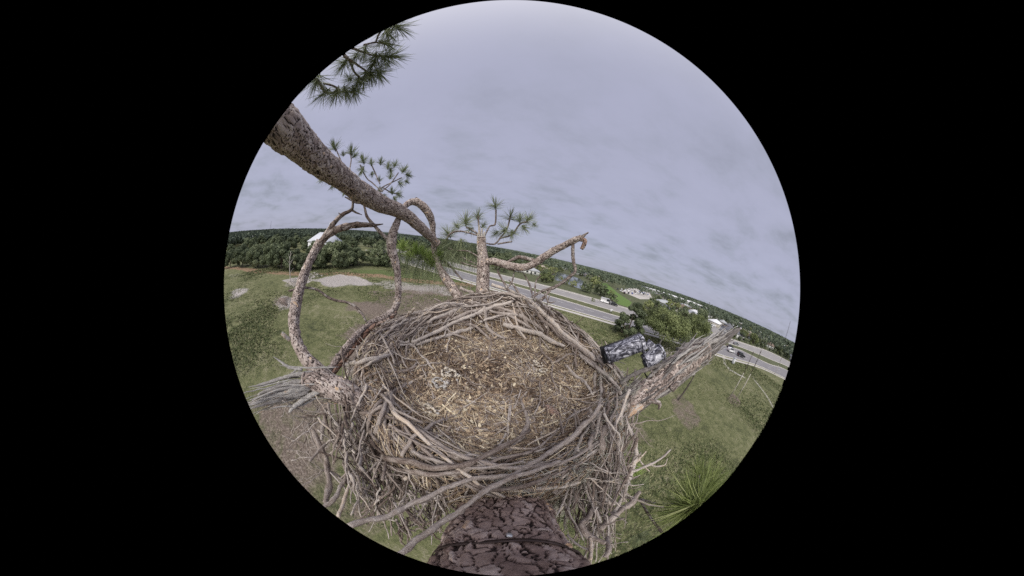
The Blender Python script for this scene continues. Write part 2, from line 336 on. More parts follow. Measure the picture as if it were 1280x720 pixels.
gr = mth(nt, 'ADD', mth(nt, 'ADD', mth(nt, 'MULTIPLY', nA, .3), mth(nt, 'MULTIPLY', nB, .35)), mth(nt, 'MULTIPLY', nC, .4))
grass = ramp(nt, gr, [(.39, (.03, .036, .02)), (.46, (.082, .09, .042)), (.52, (.135, .145, .064)), (.58, (.195, .19, .105)), (.66, (.30, .275, .2))])
def thr(a, n_, k_=3.): return mth(nt, 'ADD', mth(nt, 'MULTIPLY', mth(nt, 'ADD', attr(nt, a).outputs['Fac'], mth(nt, 'MULTIPLY', mth(nt, 'SUBTRACT', n_, .5), 1.3)), k_), -1., clamp=True)
brown = ramp(nt, nC, [(.36, (.075, .058, .045)), (.5, (.17, .135, .11)), (.64, (.31, .26, .22))])
sandc = ramp(nt, nC, [(.38, (.17, .145, .125)), (.5, (.38, .35, .33)), (.62, (.55, .52, .50))])
c = mixc(nt, mth(nt, 'MULTIPLY', thr('mown', nB), .8), grass, (.10, .135, .045))
c = mixc(nt, thr('bare', nB, 2.4), c, brown)
c = mixc(nt, thr('dirt', nB), c, mixc(nt, nC, (.2, .13, .08), (.34, .24, .16)))
c = mixc(nt, thr('sand', nC), c, sandc)
c = mixc(nt, thr('trk', nC), c, (.42, .4, .35))
c = mixc(nt, attr(nt, 'far').outputs['Fac'], c, ramp(nt, nB, [(.35, (.05, .065, .035)), (.65, (.13, .14, .08))]))
L.new(c, b.inputs['Base Color']); bump(nt, b, mth(nt, 'ADD', nC, nB), 1., .12)
go = g.build('field_ground', m, smooth=True, kind='structure')
for nm, val in (('sand', sand), ('bare', bare), ('dirt', dirt), ('trk', trk), ('mown', mown), ('far', sm(beyond, 2, 30)*.75)):
    a_ = go.data.attributes.new(nm, 'FLOAT', 'POINT'); a_.data.foreach_set('value', np.asarray(val, np.float32))
# clumps of grass standing on the field (uncountable)
def clumps(n, r0, r1, h, name, arc=(-20, 200)):
    a = np.radians(rng.uniform(*arc, n)); q = np.sqrt(rng.uniform(r0*r0, r1*r1, n))*np.where(rng.random(n) < .45, .5, 1); px, py = q*np.cos(a), q*np.sin(a); P = np.stack([px, py], 1)
    dens = fbm(np.stack([px, py, px*0], 1), .35, 3)
    by = polyd(P, np.vstack([N0, [(130, -300), (9000, -300), (9000, 9000), (-9000, 9000), (-9000, 2000), (-110, 104)]]))
    sn = np.minimum.reduce([-polyd(P, gp((396, 352), (404, 347), (425, 344), (445, 345), (462, 350), (458, 358), (430, 359), (405, 358)))])
    keep = (dens > -.75) & (by < -4) & (sn > 0); px, py, q = px[keep], py[keep], q[keep]; n = len(px)
    K = 6; ph = rng.uniform(0, 2*np.pi, (n, K)); s = h*(.5+rng.random((n, K)))*(1+q[:, None]/60); off = rng.normal(0, .5, (n, K, 2))*s[..., None]
    base = np.stack([px[:, None]+off[..., 0], py[:, None]+off[..., 1], np.full((n, K), -.02)], -1)
    d = np.stack([np.cos(ph), np.sin(ph), 0*ph], -1); wv = np.stack([-np.sin(ph), np.cos(ph), 0*ph], -1)*(s*.3)[..., None]
    tip = base+d*s[..., None]*.7; tip[..., 2] += s*.8
    V = np.stack([base-wv, base+wv, tip], 2).reshape(-1, 3); F = np.arange(len(V)).reshape(-1, 3); F = np.c_[F, F[:, 2]]
    t = np.repeat(np.clip(.5+.35*rng.normal(size=n), 0, 1), K*3)
    mm = leaf_mat(name+'_blades', [(0, (.035, .045, .022)), (.35, (.075, .095, .04)), (.6, (.13, .155, .065)), (1, (.30, .28, .17))], .8, 0)
    MB().add(V, F, None, t).build(name, mm, kind='stuff')
clumps(90000, 0.5, 90, .13, 'grass')

# ------------------------------------------------------------------ roads
def asphalt(name, col, v=.12):
    m, nt, b = newmat(name, .9); o = coord(nt); f = mth(nt, 'ADD', mth(nt, 'MULTIPLY', noise(nt, o, .25, 4, .6), .6), mth(nt, 'MULTIPLY', noise(nt, o, 6, 4, .6), .4))
    nt.links.new(ramp(nt, f, [(.35, tuple(c*(1-v) for c in col)), (.65, tuple(c*(1+v) for c in col))]), b.inputs['Base Color']); return m
M['asphalt'] = asphalt('worn_asphalt', (.225, .215, .225)); M['asphalt2'] = asphalt('pale_asphalt', (.30, .285, .28)); M['concrete'] = asphalt('concrete', (.5, .47, .44)); M['line'] = flatmat('road_paint', (.7, .7, .68))
def resamp(P, n): return smoothline(P, n)
def strip(A, B, z, name, mat, n=160, **kw):
    A, B = resamp(A, n), resamp(B, n); V = np.vstack([np.c_[A, np.full(n, z)], np.c_[B, np.full(n, z)]]); i = np.arange(n-1)
    F = np.stack([i, i+1, n+i+1, n+i], -1)
    return MB().add(V, F).build(name, mat, kind='structure', **kw)
def between(A, B, t, n=160): return resamp(A, n)*(1-t)+resamp(B, n)*t
strip(N0, N1, .010, 'road', M['asphalt']); strip(F0, F1, .010, 'road', M['asphalt2'])
def offs(P, d, n=160):
    Q = resamp(P, n); T = np.gradient(Q, axis=0); T /= np.linalg.norm(T, axis=1)[:, None]; return Q+np.stack([-T[:, 1], T[:, 0]], 1)*d
def kerb(P, d, name='kerb', wd=.35, h=.13, mat=None):
    A, B = offs(P, d-wd/2), offs(P, d+wd/2); n = len(A); mb = MB()
    V = np.vstack([np.c_[A, np.zeros(n)], np.c_[A, np.full(n, h)], np.c_[B, np.full(n, h)], np.c_[B, np.zeros(n)]]); i = np.arange(n-1)
    F = np.vstack([np.stack([i+a*n, i+1+a*n, i+1+(a+1)*n, i+(a+1)*n], -1) for a in range(3)])
    mb.add(V, F).build(name, mat or M['concrete'], kind='structure')
for P_, s in ((N0, -.2), (N1, .2), (F0, -.2), (F1, .2)): kerb(P_, s)
A, B = offs(N0, -3.2), offs(N0, -1.4); strip(A, B, .02, 'pavement', M['concrete'])
A, B = offs(F1, 1.5), offs(F1, 3.2); strip(A, B, .02, 'pavement', M['concrete'])
def lines():
    for A_, B_ in ((N0, N1), (F0, F1)):
        mb = MB()
        for t, dash in ((.05, 0), (.95, 0), (.35, 1), (.65, 1)):
            Q = between(A_, B_, t, 900); T = np.gradient(Q, axis=0); T /= np.linalg.norm(T, axis=1)[:, None]; Nn = np.stack([-T[:, 1], T[:, 0]], 1)*.09
            n = len(Q); V = np.vstack([np.c_[Q-Nn, np.full(n, .016)], np.c_[Q+Nn, np.full(n, .016)]]); i = np.arange(n-1)
            if dash: i = i[(i//10) % 3 == 0]
            mb.add(V, np.stack([i, i+1, n+i+1, n+i], -1))
        mb.build('road_markings', M['line'], kind='structure')
lines()
def patch(poly, z, name, mat, **kw):
    P = np.array(poly, float); n = len(P); c = P.mean(0); V = np.vstack([np.c_[P, np.full(n, z)], [[*c, z]]]); i = np.arange(n)
    return MB().add(V, np.stack([i, (i+1) % n, np.full(n, n), np.full(n, n)], -1)).build(name, mat, kind='structure', **kw)
patch([(112, 53), (100, 60), (150, 88), (230, 92), (215, 74), (152, 62), (134, 46.5)], .014, 'car_park', M['asphalt2'])
patch([(96, 60), (84, 68), (170, 150), (190, 160), (175, 120)], .018, 'side_road', M['concrete'])
patch(gp((776, 364), (790, 359), (812, 366), (816, 374), (800, 374)), .022, 'car_park', M['concrete'])
patch(gp((752, 354), (758, 354), (772, 366), (790, 378), (786, 384), (772, 380), (758, 366)), .012, 'lawn', flatmat('mown_lawn', (.12, .19, .05), .9))
pm, nt, b = newmat('pond_water', .08); b.inputs['Base Color'].default_value = (.10, .11, .12, 1); b.inputs['Specular IOR Level'].default_value = .9
bump(nt, b, noise(nt, coord(nt), 1.5, 3), .15, .05)
patch(gp((690, 342), (696, 340), (712, 344), (726, 349), (734, 356), (732, 362), (722, 360), (708, 354), (694, 350)), .03, 'pond', pm)
# strip of the pale lot seen below the yellow-green tree
patch([(47, 43.2), (56, 39.2), (70, 47), (84, 58), (72, 66)], .03, 'car_park', M['asphalt2'])

# ------------------------------------------------------------------ the nest pine
NC = np.array([0, 1.05]); NR = np.array([.95, 1.05])
NEAR = .86
def FR(p): p = np.mod(p, 2*np.pi); return 1-.15*np.where((p > 1.75) & (p < 3.14), np.sin((p-1.75)/1.39*np.pi), 0.)
def RX(t, p): return NC[0]+NR[0]*t*FR(p)*np.cos(p)
def RY(t, p): s = np.sin(p); return NC[1]+NR[1]*t*FR(p)*s*np.where(s < 0, NEAR, 1.)
def zn(x, y):                                          # height of the nest surface
    u, v = (np.asarray(x)-NC[0])/NR[0], (np.asarray(y)-NC[1])/NR[1]; v = np.where(v < 0, v/NEAR, v); t = np.hypot(u, v); s = v/np.maximum(t, 1e-6); t = t/FR(np.arctan2(v, u))
    hr = .11+.17*np.maximum(s, 0)**2+.03*np.abs(u)
    z = -.83+hr*sm(t, .6, .87)-.35*np.maximum(t-.88, 0)-2.6*np.maximum(t-.97, 0)**1.3*3
    return 14+np.maximum(z, -1.6)
def onnest(px, py, off=0., dmax=3.2):
    r = ray(px, py); t = np.arange(.35, dmax, .006); P = EYE+r*t[:, None]; k = np.nonzero(P[:, 2] < zn(P[:, 0], P[:, 1])+off)[0]
    return t[k[0]] if len(k) else None
def px_r(wd, d): return d*math.sin(R(wd/8))
def traced(pts, off=.02, n=None):                      # pixel path -> (n,4) world points and radius
    out = []; last = None
    for q in pts:
        x, y, wd = q[:3]; d = q[3] if len(q) > 3 else onnest(x, y, off)
        if d is None: d = last or 1.2
        last = d; out.append([*at(x, y, d), px_r(wd, d)])
    return smoothline(out, n or max(6, 5*len(out)))

pine = empty('pine_tree', 'tall rough-barked pine holding the big stick nest, with broken and dead limbs around it', 'tree', (.4, 1.4, 0))
def adopt(o):                                          # parent keeping world place
    o.parent = pine; o.matrix_parent_inverse = Matrix.Translation((-.4, -1.4, 0)); return o
# trunk: near piece with real bark plates
tp = smoothline(np.array([(.02, -1.5, 17.5, .15), (.0, -1.28, 16., .165), (.02, -.98, 14.9, .18), (.04, -.55, 14.05, .18), (.13, -.13, 13.29, .18), (.165, .37, 12.9, .15),
    (.22, .62, 12.45, .17), (.32, .95, 11.4, .22), (.38, 1.25, 9., .25), (.4, 1.4, 5., .29), (.4, 1.4, 1., .33), (.4, 1.4, -.1, .4)]), 260)
def plates(mb, P, rad, du, dv, cell, relief, seed, tint=.0):
    P = np.asarray(P); ln = np.r_[0, np.cumsum(np.linalg.norm(np.diff(P, axis=0), axis=1))]; n = int(ln[-1]/dv)+2; s = np.linspace(0, ln[-1], n)
    Q = np.stack([np.interp(s, ln, P[:, k]) for k in range(3)], 1); q = np.interp(s, ln, rad); ns = int(2*np.pi*q.mean()/du)
    T = np.gradient(Q, axis=0); T /= np.linalg.norm(T, axis=1)[:, None]; a = np.cross(T[0], [.3, .2, 1]); A = []
    for t in T: a = a-t*(a@t); a /= np.linalg.norm(a); A.append(a)
    A = np.array(A); B = np.cross(T, A); ph = np.linspace(0, 2*np.pi, ns, endpoint=False)
    D = A[:, None]*np.cos(ph)[None, :, None]+B[:, None]*np.sin(ph)[None, :, None]
    circ = 2*np.pi*q.mean(); U = np.broadcast_to(ph/(2*np.pi)*circ, (n, ns)).ravel(); Vv = np.broadcast_to(s[:, None], (n, ns)).ravel()
    S0 = Q[:, None]+D*q[:, None, None]; S0f = S0.reshape(-1, 3); w1 = fbm(S0f+seed, .55/cell, 4)*cell*.6; w2 = fbm(S0f+seed+9, .55/cell, 4)*cell*.6
    U2, V2 = U+w1, (Vv+w2)*.5
    r_ = np.random.default_rng(int(seed*10)); cu, cv = cell, cell
    nu = max(3, round(circ/cu)); cu = circ/nu; nv = int(V2.max()/cv)+4
    jx = r_.random((nv+4, nu)); jy = r_.random((nv+4, nu)); hh = r_.random((nv+4, nu)); tt = r_.random((nv+4, nu))
    iu = np.floor(U2/cu).astype(int); iv = np.floor(V2/cv).astype(int); d1 = np.full(len(U), 9.); d2 = d1.copy(); H = np.zeros(len(U)); TT = H.copy()
    for a_ in (-2, -1, 0, 1, 2):
        for b_ in (-2, -1, 0, 1, 2):
            ci, ri = (iu+a_) % nu, np.clip(iv+b_+1, 0, nv+3)
            d = np.hypot((iu+a_+jx[ri, ci])*cu-U2, (iv+b_+jy[ri, ci])*cv-V2)/cell*(.75+.5*tt[ri, ci])
            c1 = d < d1; d2 = np.where(c1, d1, np.minimum(d2, d)); H = np.where(c1, hh[ri, ci], H); TT = np.where(c1, tt[ri, ci], TT); d1 = np.where(c1, d, d1)
    e = sm(d2-d1, .0, .12)*(1-.75*(1-sm(np.abs(fbm(S0f+11, .5/cell, 2)), 0., .07))); big = fbm(S0f+seed, 5, 2)
    disp = relief*(e*(.25+.9*H)+.22*fbm(S0f+3, 50, 3)*e+.5*np.maximum(fbm(S0f+5, 24, 2), 0))+big*relief*1.1
    t_ = np.where(e < .55, -.12+.3*e, .32+.36*TT+.3*(H > .94)+tint+.1*fbm(S0f+7, 30, 3))
    V = S0f+D.reshape(-1, 3)*disp[:, None]; i = np.arange(n-1)[:, None]*ns; j = np.arange(ns)[None]; k = (j+1) % ns
    mb.add(V, np.stack([i+j, i+k, i+ns+k, i+ns+j], -1).reshape(-1, 4), np.stack([U, Vv], 1), t_)
zc = tp[:, 2]; near = (zc < 15.3) & (zc > 11.9); up = zc >= tp[near][0, 2]-1e-6; dn = zc <= tp[near][-1, 2]+1e-6
mb = MB(); plates(mb, tp[near][:, :3], tp[near][:, 3], .0036, .004, .029, .014, 1.3, .05)
mb.tube(tp[up][:, :3], tp[up][:, 3]*1.01, 28, .5, .05); mb.tube(tp[dn][:, :3], tp[dn][:, 3]*1.01, 28, .5, .05)
trunk = adopt(mb.build('trunk', M['near_trunk'], smooth=True))

def limb(pts, name='limb', mat='bark', sides=16, rough=.14, root=None, n=None, end=None, seed=0., relief=True, tint=.1):
    Q = traced(pts, n=n or 8*len(pts))
    if root is not None: Q = np.vstack([smoothline(np.array([*root, Q[0]]), 14)[:-1], Q])
    if end is not None: Q = smoothline(np.vstack([Q[::3], *end]), 60)
    mb = MB()
    if relief and Q[:, 3].max() > .03:
        plates(mb, Q[:, :3], np.maximum(Q[:, 3]*.8, .004), .0042, .005, .0175, .0065, 2+seed, tint); 
        mb.tube(Q[-2:, :3], Q[-2:, 3], 10, .5)
        return adopt(mb.build(name, M['trunk'], smooth=True)), Q
    mb.tube(Q[:, :3], Q[:, 3], sides, .5, rough, seed=seed); return adopt(mb.build(name, M[mat], smooth=True)), Q
def side(parent, pts, name='branch', mat='bark_small', tint=.5, n=None, root=None):
    Q = traced(pts, n=n); 
    if root is not None: Q = np.vstack([smoothline(np.array([*root, Q[0]]), 8)[:-1], Q])
    mb = MB().tube(Q[:, :3], Q[:, 3], 8, tint, .18); o = mb.build(name, M[mat], smooth=True); o.parent = parent
    return Q
# big limb from behind the camera at upper left
A_, QA = limb([(352, 158, 46, 1.12), (385, 190, 37, 1.25), (420, 217, 31, 1.45), (452, 241, 26, 1.7), (478, 256, 22, 1.9), (503, 266, 18, 2.05), (522, 281, 14, 2.15), (538, 296, 11.5, 2.3), (547, 305, 9.5, 2.38)],
    root=[np.array([-.1, -1.3, 16.4, .13]), np.array([*at(285, 98, 1.35), .12]), np.array([*at(320, 130, 1.15), .112])], seed=.1)
# doubled limb rising from the left of the nest, joining the big limb, with the hook above
LB = [np.array([.25, .7, 12.1, .06]), np.array([-.35, .6, 12.7, .05])]
B_, QB = limb([(408, 468, 8, 1.22), (425, 445, 7.5, 1.3), (445, 420, 7, 1.45), (462, 405, 7, 1.6), (482, 396, 8, 1.72), (495, 383, 9, 1.8), (498, 362, 9, 1.85), (496, 335, 11, 1.9), (490, 312, 13, 1.95), (491, 293, 11, 2.), (497, 277, 8, 2.05), (503, 262, 7, 2.2), (513, 252.5, 7, 2.3), (524, 254, 9.5, 2.32), (534, 264, 10, 2.34), (540, 278, 8, 2.38), (541.5, 292, 6.5, 2.4), (543, 300, 5, 2.4)], root=LB, seed=.7)
side(B_, [(414, 470, 5.5, 1.2), (431, 449, 5.5, 1.3), (449, 427, 5.5, 1.44), (466, 409, 5.5, 1.58), (486, 400, 5.5, 1.7), (495, 390, 4, 1.77)], 'branch', 'bark_red', root=[np.array([-.38, .56, 12.9, .03])])
side(B_, [(487, 300, 6, 1.97), (478, 293, 4.5, 2.0), (468, 282, 4, 2.03), (459, 271, 3.5, 2.05), (455, 256, 2.6, 2.07)])
side(B_, [(534, 264, 6, 2.33), (528, 256, 5, 2.33), (523, 250, 3.5, 2.34), (519.5, 246.5, 1, 2.34)], 'broken_spur')
side(B_, [(495, 292, 3, 1.98), (498, 290, 1, 1.98)], 'broken_spur')
side(B_, [(458, 402, 2.5, 1.57), (452, 392, 3, 1.58), (445, 384, 3, 1.6), (434, 378, 3, 1.62), (420, 375.5, 3, 1.64), (409, 371, 3, 1.65), (400, 364, 3, 1.65), (390, 360.5, 2.6, 1.65), (380, 360, 2.6, 1.64), (362, 363.5, 2.4, 1.6), (360, 363.5, 1, 1.6)], mat='bark_small')
# lower end of the far limb leaning into the nest
E_, QE = limb([(541, 296, 7, 2.42), (544, 318, 8, 2.42), (549, 333, 9, 2.35), (557, 348, 11, 2.28), (566, 361, 13, 2.2), (574, 373, 14, 2.12), (578, 382, 15, 2.05)], end=[np.array([-.2, 1.6, 12.6, .06]), np.array([.25, .95, 11.6, .06])], seed=1.1)
# tall left limb
D_, QD = limb([(420, 487, 19, 1.12), (400, 466, 19, 1.18), (381, 446, 17, 1.25), (370, 424, 16, 1.35), (367, 404, 15, 1.45), (370, 380, 14.5, 1.55), (377, 352, 14, 1.65), (389, 323, 12, 1.75), (400, 303, 12, 1.8)], root=[np.array([.2, .62, 12.2, .06]), np.array([-.3, .4, 12.75, .055])], seed=1.9)
side(D_, [(398, 307, 8, 1.8), (406, 296, 8, 1.82), (416, 281, 6.5, 1.84), (427, 269, 5.5, 1.86), (439, 262.5, 4, 1.87), (441, 255, 3.2, 1.87), (440.5, 248, 2.6, 1.87)], 'branch', 'bark')
side(D_, [(441, 251, 2.4, 1.87), (437, 249, 2.2, 1.87), (431, 246, 1.2, 1.87)])
side(D_, [(441, 252, 2.2, 1.87), (447, 254, 1.8, 1.87), (453, 254.5, 1., 1.87)])
side(D_, [(440, 263, 2.4, 1.87), (446, 266, 2, 1.87), (452.5, 268.5, .8, 1.87)])
side(D_, [(427, 269, 2, 1.86), (423, 266, 1, 1.86)], 'broken_spur')
side(D_, [(399, 305, 9, 1.78), (409, 295, 8.5, 1.76), (421, 287, 8, 1.75), (436, 282.5, 7.5, 1.75), (452, 281, 6.5, 1.75), (464, 281.5, 5, 1.75), (472, 281, 2.5, 1.76), (479, 280, 1, 1.76)], 'branch', 'bark')
side(D_, [(370, 400, 2.5, 1.42), (372, 408, 2.5, 1.4), (376, 416, 2.2, 1.38)])
side(D_, [(362, 425, 5, 1.34), (356, 420, 5, 1.33), (352, 416, 4.5, 1.33)], 'broken_spur', 'weathered', .85)
# torn weathered limb at far left
W_, QW = limb([(448, 500, 30, 1.0), (425, 488, 33, 1.02), (400, 480, 30, 1.06), (383, 479, 24, 1.1)], root=[np.array([.2, .5, 12.35, .1]), np.array([-.15, .3, 12.85, .1])], seed=2.6)
for pts in ([(392, 466, 9, 1.08), (370, 468, 9, 1.1), (345, 475, 7, 1.12), (325, 481, 4, 1.13), (310, 484, 1.2, 1.13)],
            [(390, 476, 12, 1.08), (362, 479, 11, 1.1), (335, 488, 8, 1.1), (322, 494, 3, 1.1)], [(392, 484, 12, 1.05), (365, 488, 12, 1.06), (338, 496, 10, 1.07), (316, 505, 5, 1.07), (309, 507, 2, 1.07)],
            [(385, 490, 8, 1.04), (360, 497, 8, 1.05), (335, 504, 6, 1.05), (316, 510, 2, 1.05)], [(400, 488, 11, 1.03), (380, 500, 11, 1.02), (365, 511, 8, 1.01), (361, 516, 3, 1.01)],
            [(378, 462, 8, 1.12), (362, 459, 7, 1.14), (352, 453, 5, 1.16), (342, 446, 1.5, 1.18)], [(370, 463, 4, 1.12), (360, 470, 3, 1.12), (352, 474, 1.5, 1.12)], [(395, 497, 5, 1.03), (375, 507, 5, 1.03), (352, 508, 3, 1.03), (336, 512, 1, 1.03)],
            [(380, 470, 6, 1.12), (355, 473, 5, 1.13), (330, 481, 2.5, 1.13), (318, 483, 1, 1.13)], [(382, 482, 7, 1.06), (352, 486, 6, 1.06), (326, 496, 4, 1.06), (312, 500, 1.2, 1.06)]):
    Q = traced(pts); mb = MB().tube(Q[:, :3], Q[:, 3]*.62, 9, .45+.45*random.random(), .5, flat=.6); o = mb.build('torn_splinter', M['weathered'], smooth=True); o.parent = W_
# broken limb at the right of the nest
RB_, QR = limb([(770, 512, 30, 1.25), (795, 498, 34, 1.32), (818, 482, 34, 1.45), (842, 463, 35, 1.62), (862, 449, 33, 1.8), (878, 439, 28, 1.95)], root=[np.array([.3, .8, 12.1, .1]), np.array([.55, .8, 12.75, .095])], seed=3.3, tint=-.02)
for pts in ([(862, 446, 22, 1.8), (882, 435, 17, 1.95), (902, 424, 11, 2.1), (915, 415, 6, 2.2), (925, 410, 2, 2.3)], [(858, 456, 18, 1.75), (880, 445, 14, 1.9), (900, 431, 8, 2.05), (918, 417, 4, 2.15), (926, 411, 1.5, 2.2)],
            [(850, 440, 14, 1.75), (862, 432, 12, 1.83), (872, 428, 9, 1.9)], [(845, 456, 12, 1.6), (862, 441, 10, 1.75), (885, 430, 7, 1.9), (905, 420, 3, 2.1)], [(835, 455, 12, 1.55), (812, 460, 9, 1.4), (785, 472, 6, 1.3), (775, 480, 4, 1.25)],
            [(830, 452, 9, 1.6), (850, 446, 9, 1.7), (876, 434, 8, 1.9), (899, 428, 4, 2.05)], [(800, 505, 12, 1.25), (785, 518, 10, 1.2), (772, 530, 5, 1.17)], [(868, 462, 8, 1.78), (845, 476, 8, 1.6), (824, 492, 6, 1.45), (805, 508, 4, 1.32)],
            [(880, 448, 4, 1.9), (872, 458, 3, 1.88), (868, 466, 2, 1.85)]):
    Q = traced(pts); k = pts[0][0] == 800; mb = MB().tube(Q[:, :3], Q[:, 3], 9, .98 if k else .15+.4*random.random(), .5, flat=.6); o = mb.build('torn_splinter', M['weathered'], smooth=True); o.parent = RB_
for pts in ([(818, 480, 5, 1.4), (816, 468, 4, 1.38), (814, 462, 2, 1.37)], [(808, 500, 7, 1.28), (824, 504, 5, 1.3), (823, 512, 2, 1.3)], [(838, 486, 7, 1.45), (848, 478, 5, 1.46), (841, 490, 2, 1.46)]): side(RB_, pts, 'broken_spur', 'bark_small')
def ragged(parent, Q, t0, t1, n, tint, seed, spread=1.0, ln=(.12, .45), rr=(.004, .016)):
    r_ = np.random.default_rng(seed); mb = MB(); P, rd = Q[:, :3], Q[:, 3]; T = np.gradient(P, axis=0); T /= np.linalg.norm(T, axis=1)[:, None]
    for k in range(n):
        i = int(r_.uniform(t0, t1)*(len(P)-1)); t = T[i]; a = np.cross(t, r_.normal(size=3)); a /= np.linalg.norm(a); l = r_.uniform(*ln); s = np.linspace(-.35, .65, 9)*l
        p = P[i]+a*rd[i]*r_.uniform(.6, 1.05)*spread; dv = t+a*r_.normal(.03, .1); w_ = np.cumsum(r_.normal(0, .004, (9, 3)), 0)
        mb.tube(p+dv*s[:, None]+w_, r_.uniform(*rr)*np.array([.3, .8, 1, 1, .9, .8, .6, .4, .1]), 6, r_.uniform(*tint), .4, flat=.5, seed=k)
    mb.build('torn_fibres', M['weathered'], smooth=True).parent = parent
ragged(RB_, QR, .05, 1., 90, (.08, .5), 5, 1.0); ragged(RB_, QR, .55, 1., 80, (.15, .7), 6, 1.15, (.15, .5)); ragged(RB_, np.vstack([QR[-8:], traced([(890, 432, 20, 2.02), (905, 423, 12, 2.12)], n=10)]), 0, 1, 50, (.2, .7), 8, .9, (.15, .4), (.004, .011))
WQ = traced([(440, 494, 30, 1.0), (410, 481, 34, 1.05), (380, 483, 32, 1.07), (350, 488, 26, 1.08), (325, 495, 16, 1.08)]); ragged(W_, WQ, .15, 1., 34, (.4, .95), 7, 1.1, (.1, .35), (.002, .007))
# upright broken stump behind the nest with its long side branch
F_, QF = limb([(603, 384, 22, 2.12), (603, 368, 20.5, 2.16), (603.5, 350, 18.5, 2.2), (604, 334, 18, 2.22), (603.5, 322, 15, 2.24), (602, 308, 12.5, 2.26), (601.5, 296, 11, 2.27)], root=[np.array([.3, 1., 11.3, .09]), np.array([-.1, 1.9, 12.9, .1])], seed=4.2)
for a, b in ((599, 281), (602.5, 285), (605.5, 289), (597.5, 291)):
    Q = traced([(a+.5, 315, 6, 2.25), (a+.3, 302, 5.5, 2.26), (a, b+3, 3.5, 2.27), (a, b, 1.2, 2.27)]); o = MB().tube(Q[:, :3], Q[:, 3], 7, .8, .4, flat=.6).build('torn_splinter', M['weathered'], smooth=True); o.parent = F_
o_, Q = limb([(606, 328, 9, 2.2), (616, 326.5, 11.5, 2.17), (628, 330, 11, 2.13), (642, 333.5, 11, 2.1), (656, 334, 11, 2.08), (668, 329.5, 10.5, 2.06), (680, 321, 10, 2.05), (692, 313.5, 9.5, 2.04), (706, 306.5, 9, 2.03), (718, 300.5, 8.5, 2.02), (727, 297, 8, 2.02)], seed=5.1)
o_.data.materials[0] = M['trunk']
side(o_, [(724, 298, 6.5, 2.02), (730, 300, 6, 2.02), (730.5, 305, 6, 2.0), (727, 311.5, 4.5, 1.99)], 'broken_spur', 'bark_red')
side(o_, [(727, 296.5, 5, 2.02), (731, 293.5, 3, 2.03), (735.5, 290.5, 1.6, 2.04)], 'broken_spur')
side(o_, [(671, 328, 6, 2.07), (662, 324, 5, 2.1), (650, 321.5, 5, 2.14), (643, 323.5, 4.5, 2.17), (634, 328, 3, 2.2)], 'branch', 'bark_small')
side(o_, [(716, 303, 4.6, 2.03), (716, 315, 4.4, 2.0), (717, 327, 4.2, 1.97), (719, 339, 4.2, 1.93), (712, 346, 4, 1.93), (704, 352.5, 4, 1.93), (695, 358, 4, 1.93), (688, 361, 4.5, 1.92), (678, 364, 3.5, 1.9), (664, 372, 3, 1.88)], 'branch', 'bark_small')
side(o_, [(688, 361, 3, 1.92), (680, 372, 3, 1.9), (672, 380, 2.5, 1.88)]); side(o_, [(680, 366, 2, 1.9), (686, 378, 2, 1.88), (694, 377, 1.2, 1.88)]); side(o_, [(690, 360, 2, 1.92), (684, 368, 2, 1.9), (668, 378, 1.6, 1.88)])
for pts in ([(667, 374, 2.5), (662, 356, 2.5, 2.1), (657, 346, 2, 2.15), (653, 340, 1, 2.2)], [(668, 372, 2, 2.), (670, 352, 2, 2.1), (676, 344, 1, 2.1)], [(640, 372, 3, 2.), (634, 360, 3, 2.1), (628, 350, 2.5, 2.15), (622, 338, 2, 2.2), (626, 334, 1, 2.2)], [(634, 360, 2, 2.1), (640, 352, 2, 2.12), (643, 338, 1.2, 2.15)], [(650, 369, 2.5, 2.), (643, 358, 2.5, 2.1), (636, 350, 1, 2.2)]):
    side(F_, pts, 'dead_twig', 'bark_small')

# ---- needle tufts
def tuft_mesh(name, n, ln, droop, wid=.0028, tip_bias=.25, mat='needle', seed=1):
    r_ = np.random.default_rng(seed); u = r_.uniform(-.35, 1, n)+tip_bias; u = np.clip(u, -.6, .98); ph = r_.uniform(0, 2*np.pi, n); s = np.sqrt(1-u*u)
    D = np.stack([s*np.cos(ph), s*np.sin(ph), u], 1); l = ln*(.65+.45*r_.random(n)); b0 = np.stack([0*l, 0*l, -.07*r_.random(n)], 1)
    side_ = np.cross(D, r_.normal(size=(n, 3))); side_ /= np.linalg.norm(side_, axis=1)[:, None]
    V = []; ks = np.linspace(0, 1, 4)
    for q in ks:
        c = b0+D*(l*q)[:, None]; c[:, 2] -= droop*l*q*q*1.; wv = side_*wid*.5*(1-.85*q**3); V += [c-wv, c+wv]
    V = np.stack(V, 1); F = [(0, 1, 3, 2), (2, 3, 5, 4), (4, 5, 7, 6)]; base = np.arange(n)[:, None, None]*8; F = (base+np.array(F)[None]).reshape(-1, 4)
    t = np.repeat(np.clip(r_.normal(.5, .25, n), 0, 1), 8)
    mb = MB().add(V.reshape(-1, 3), F, None, t); mb.tube([(0, 0, -.08), (0, 0, .012)], [.005, .0035], 6, .1)
    o = mb.build(name, M[mat]); me = o.data; bpy.data.objects.remove(o); return me
TM = [tuft_mesh('needle_tuft', 135, .21, .12, .004, seed=k) for k in range(3)]; TS = [tuft_mesh('needle_tuft_short', 120, .19, .05, .0055, .4, seed=9+k) for k in range(2)]
TD = [tuft_mesh('needle_tuft_hanging', 120, .27, -.8, .004, .1, 'needle', seed=19+k) for k in range(2)]; TF = [tuft_mesh('needle_tuft_fresh', 240, .16, -.1, .0055, .5, 'needle_fresh', seed=29+k) for k in range(2)]
TB = [tuft_mesh('needle_tuft_near', 260, .30, .1, .0036, .2, 'needle_mid', seed=39)]
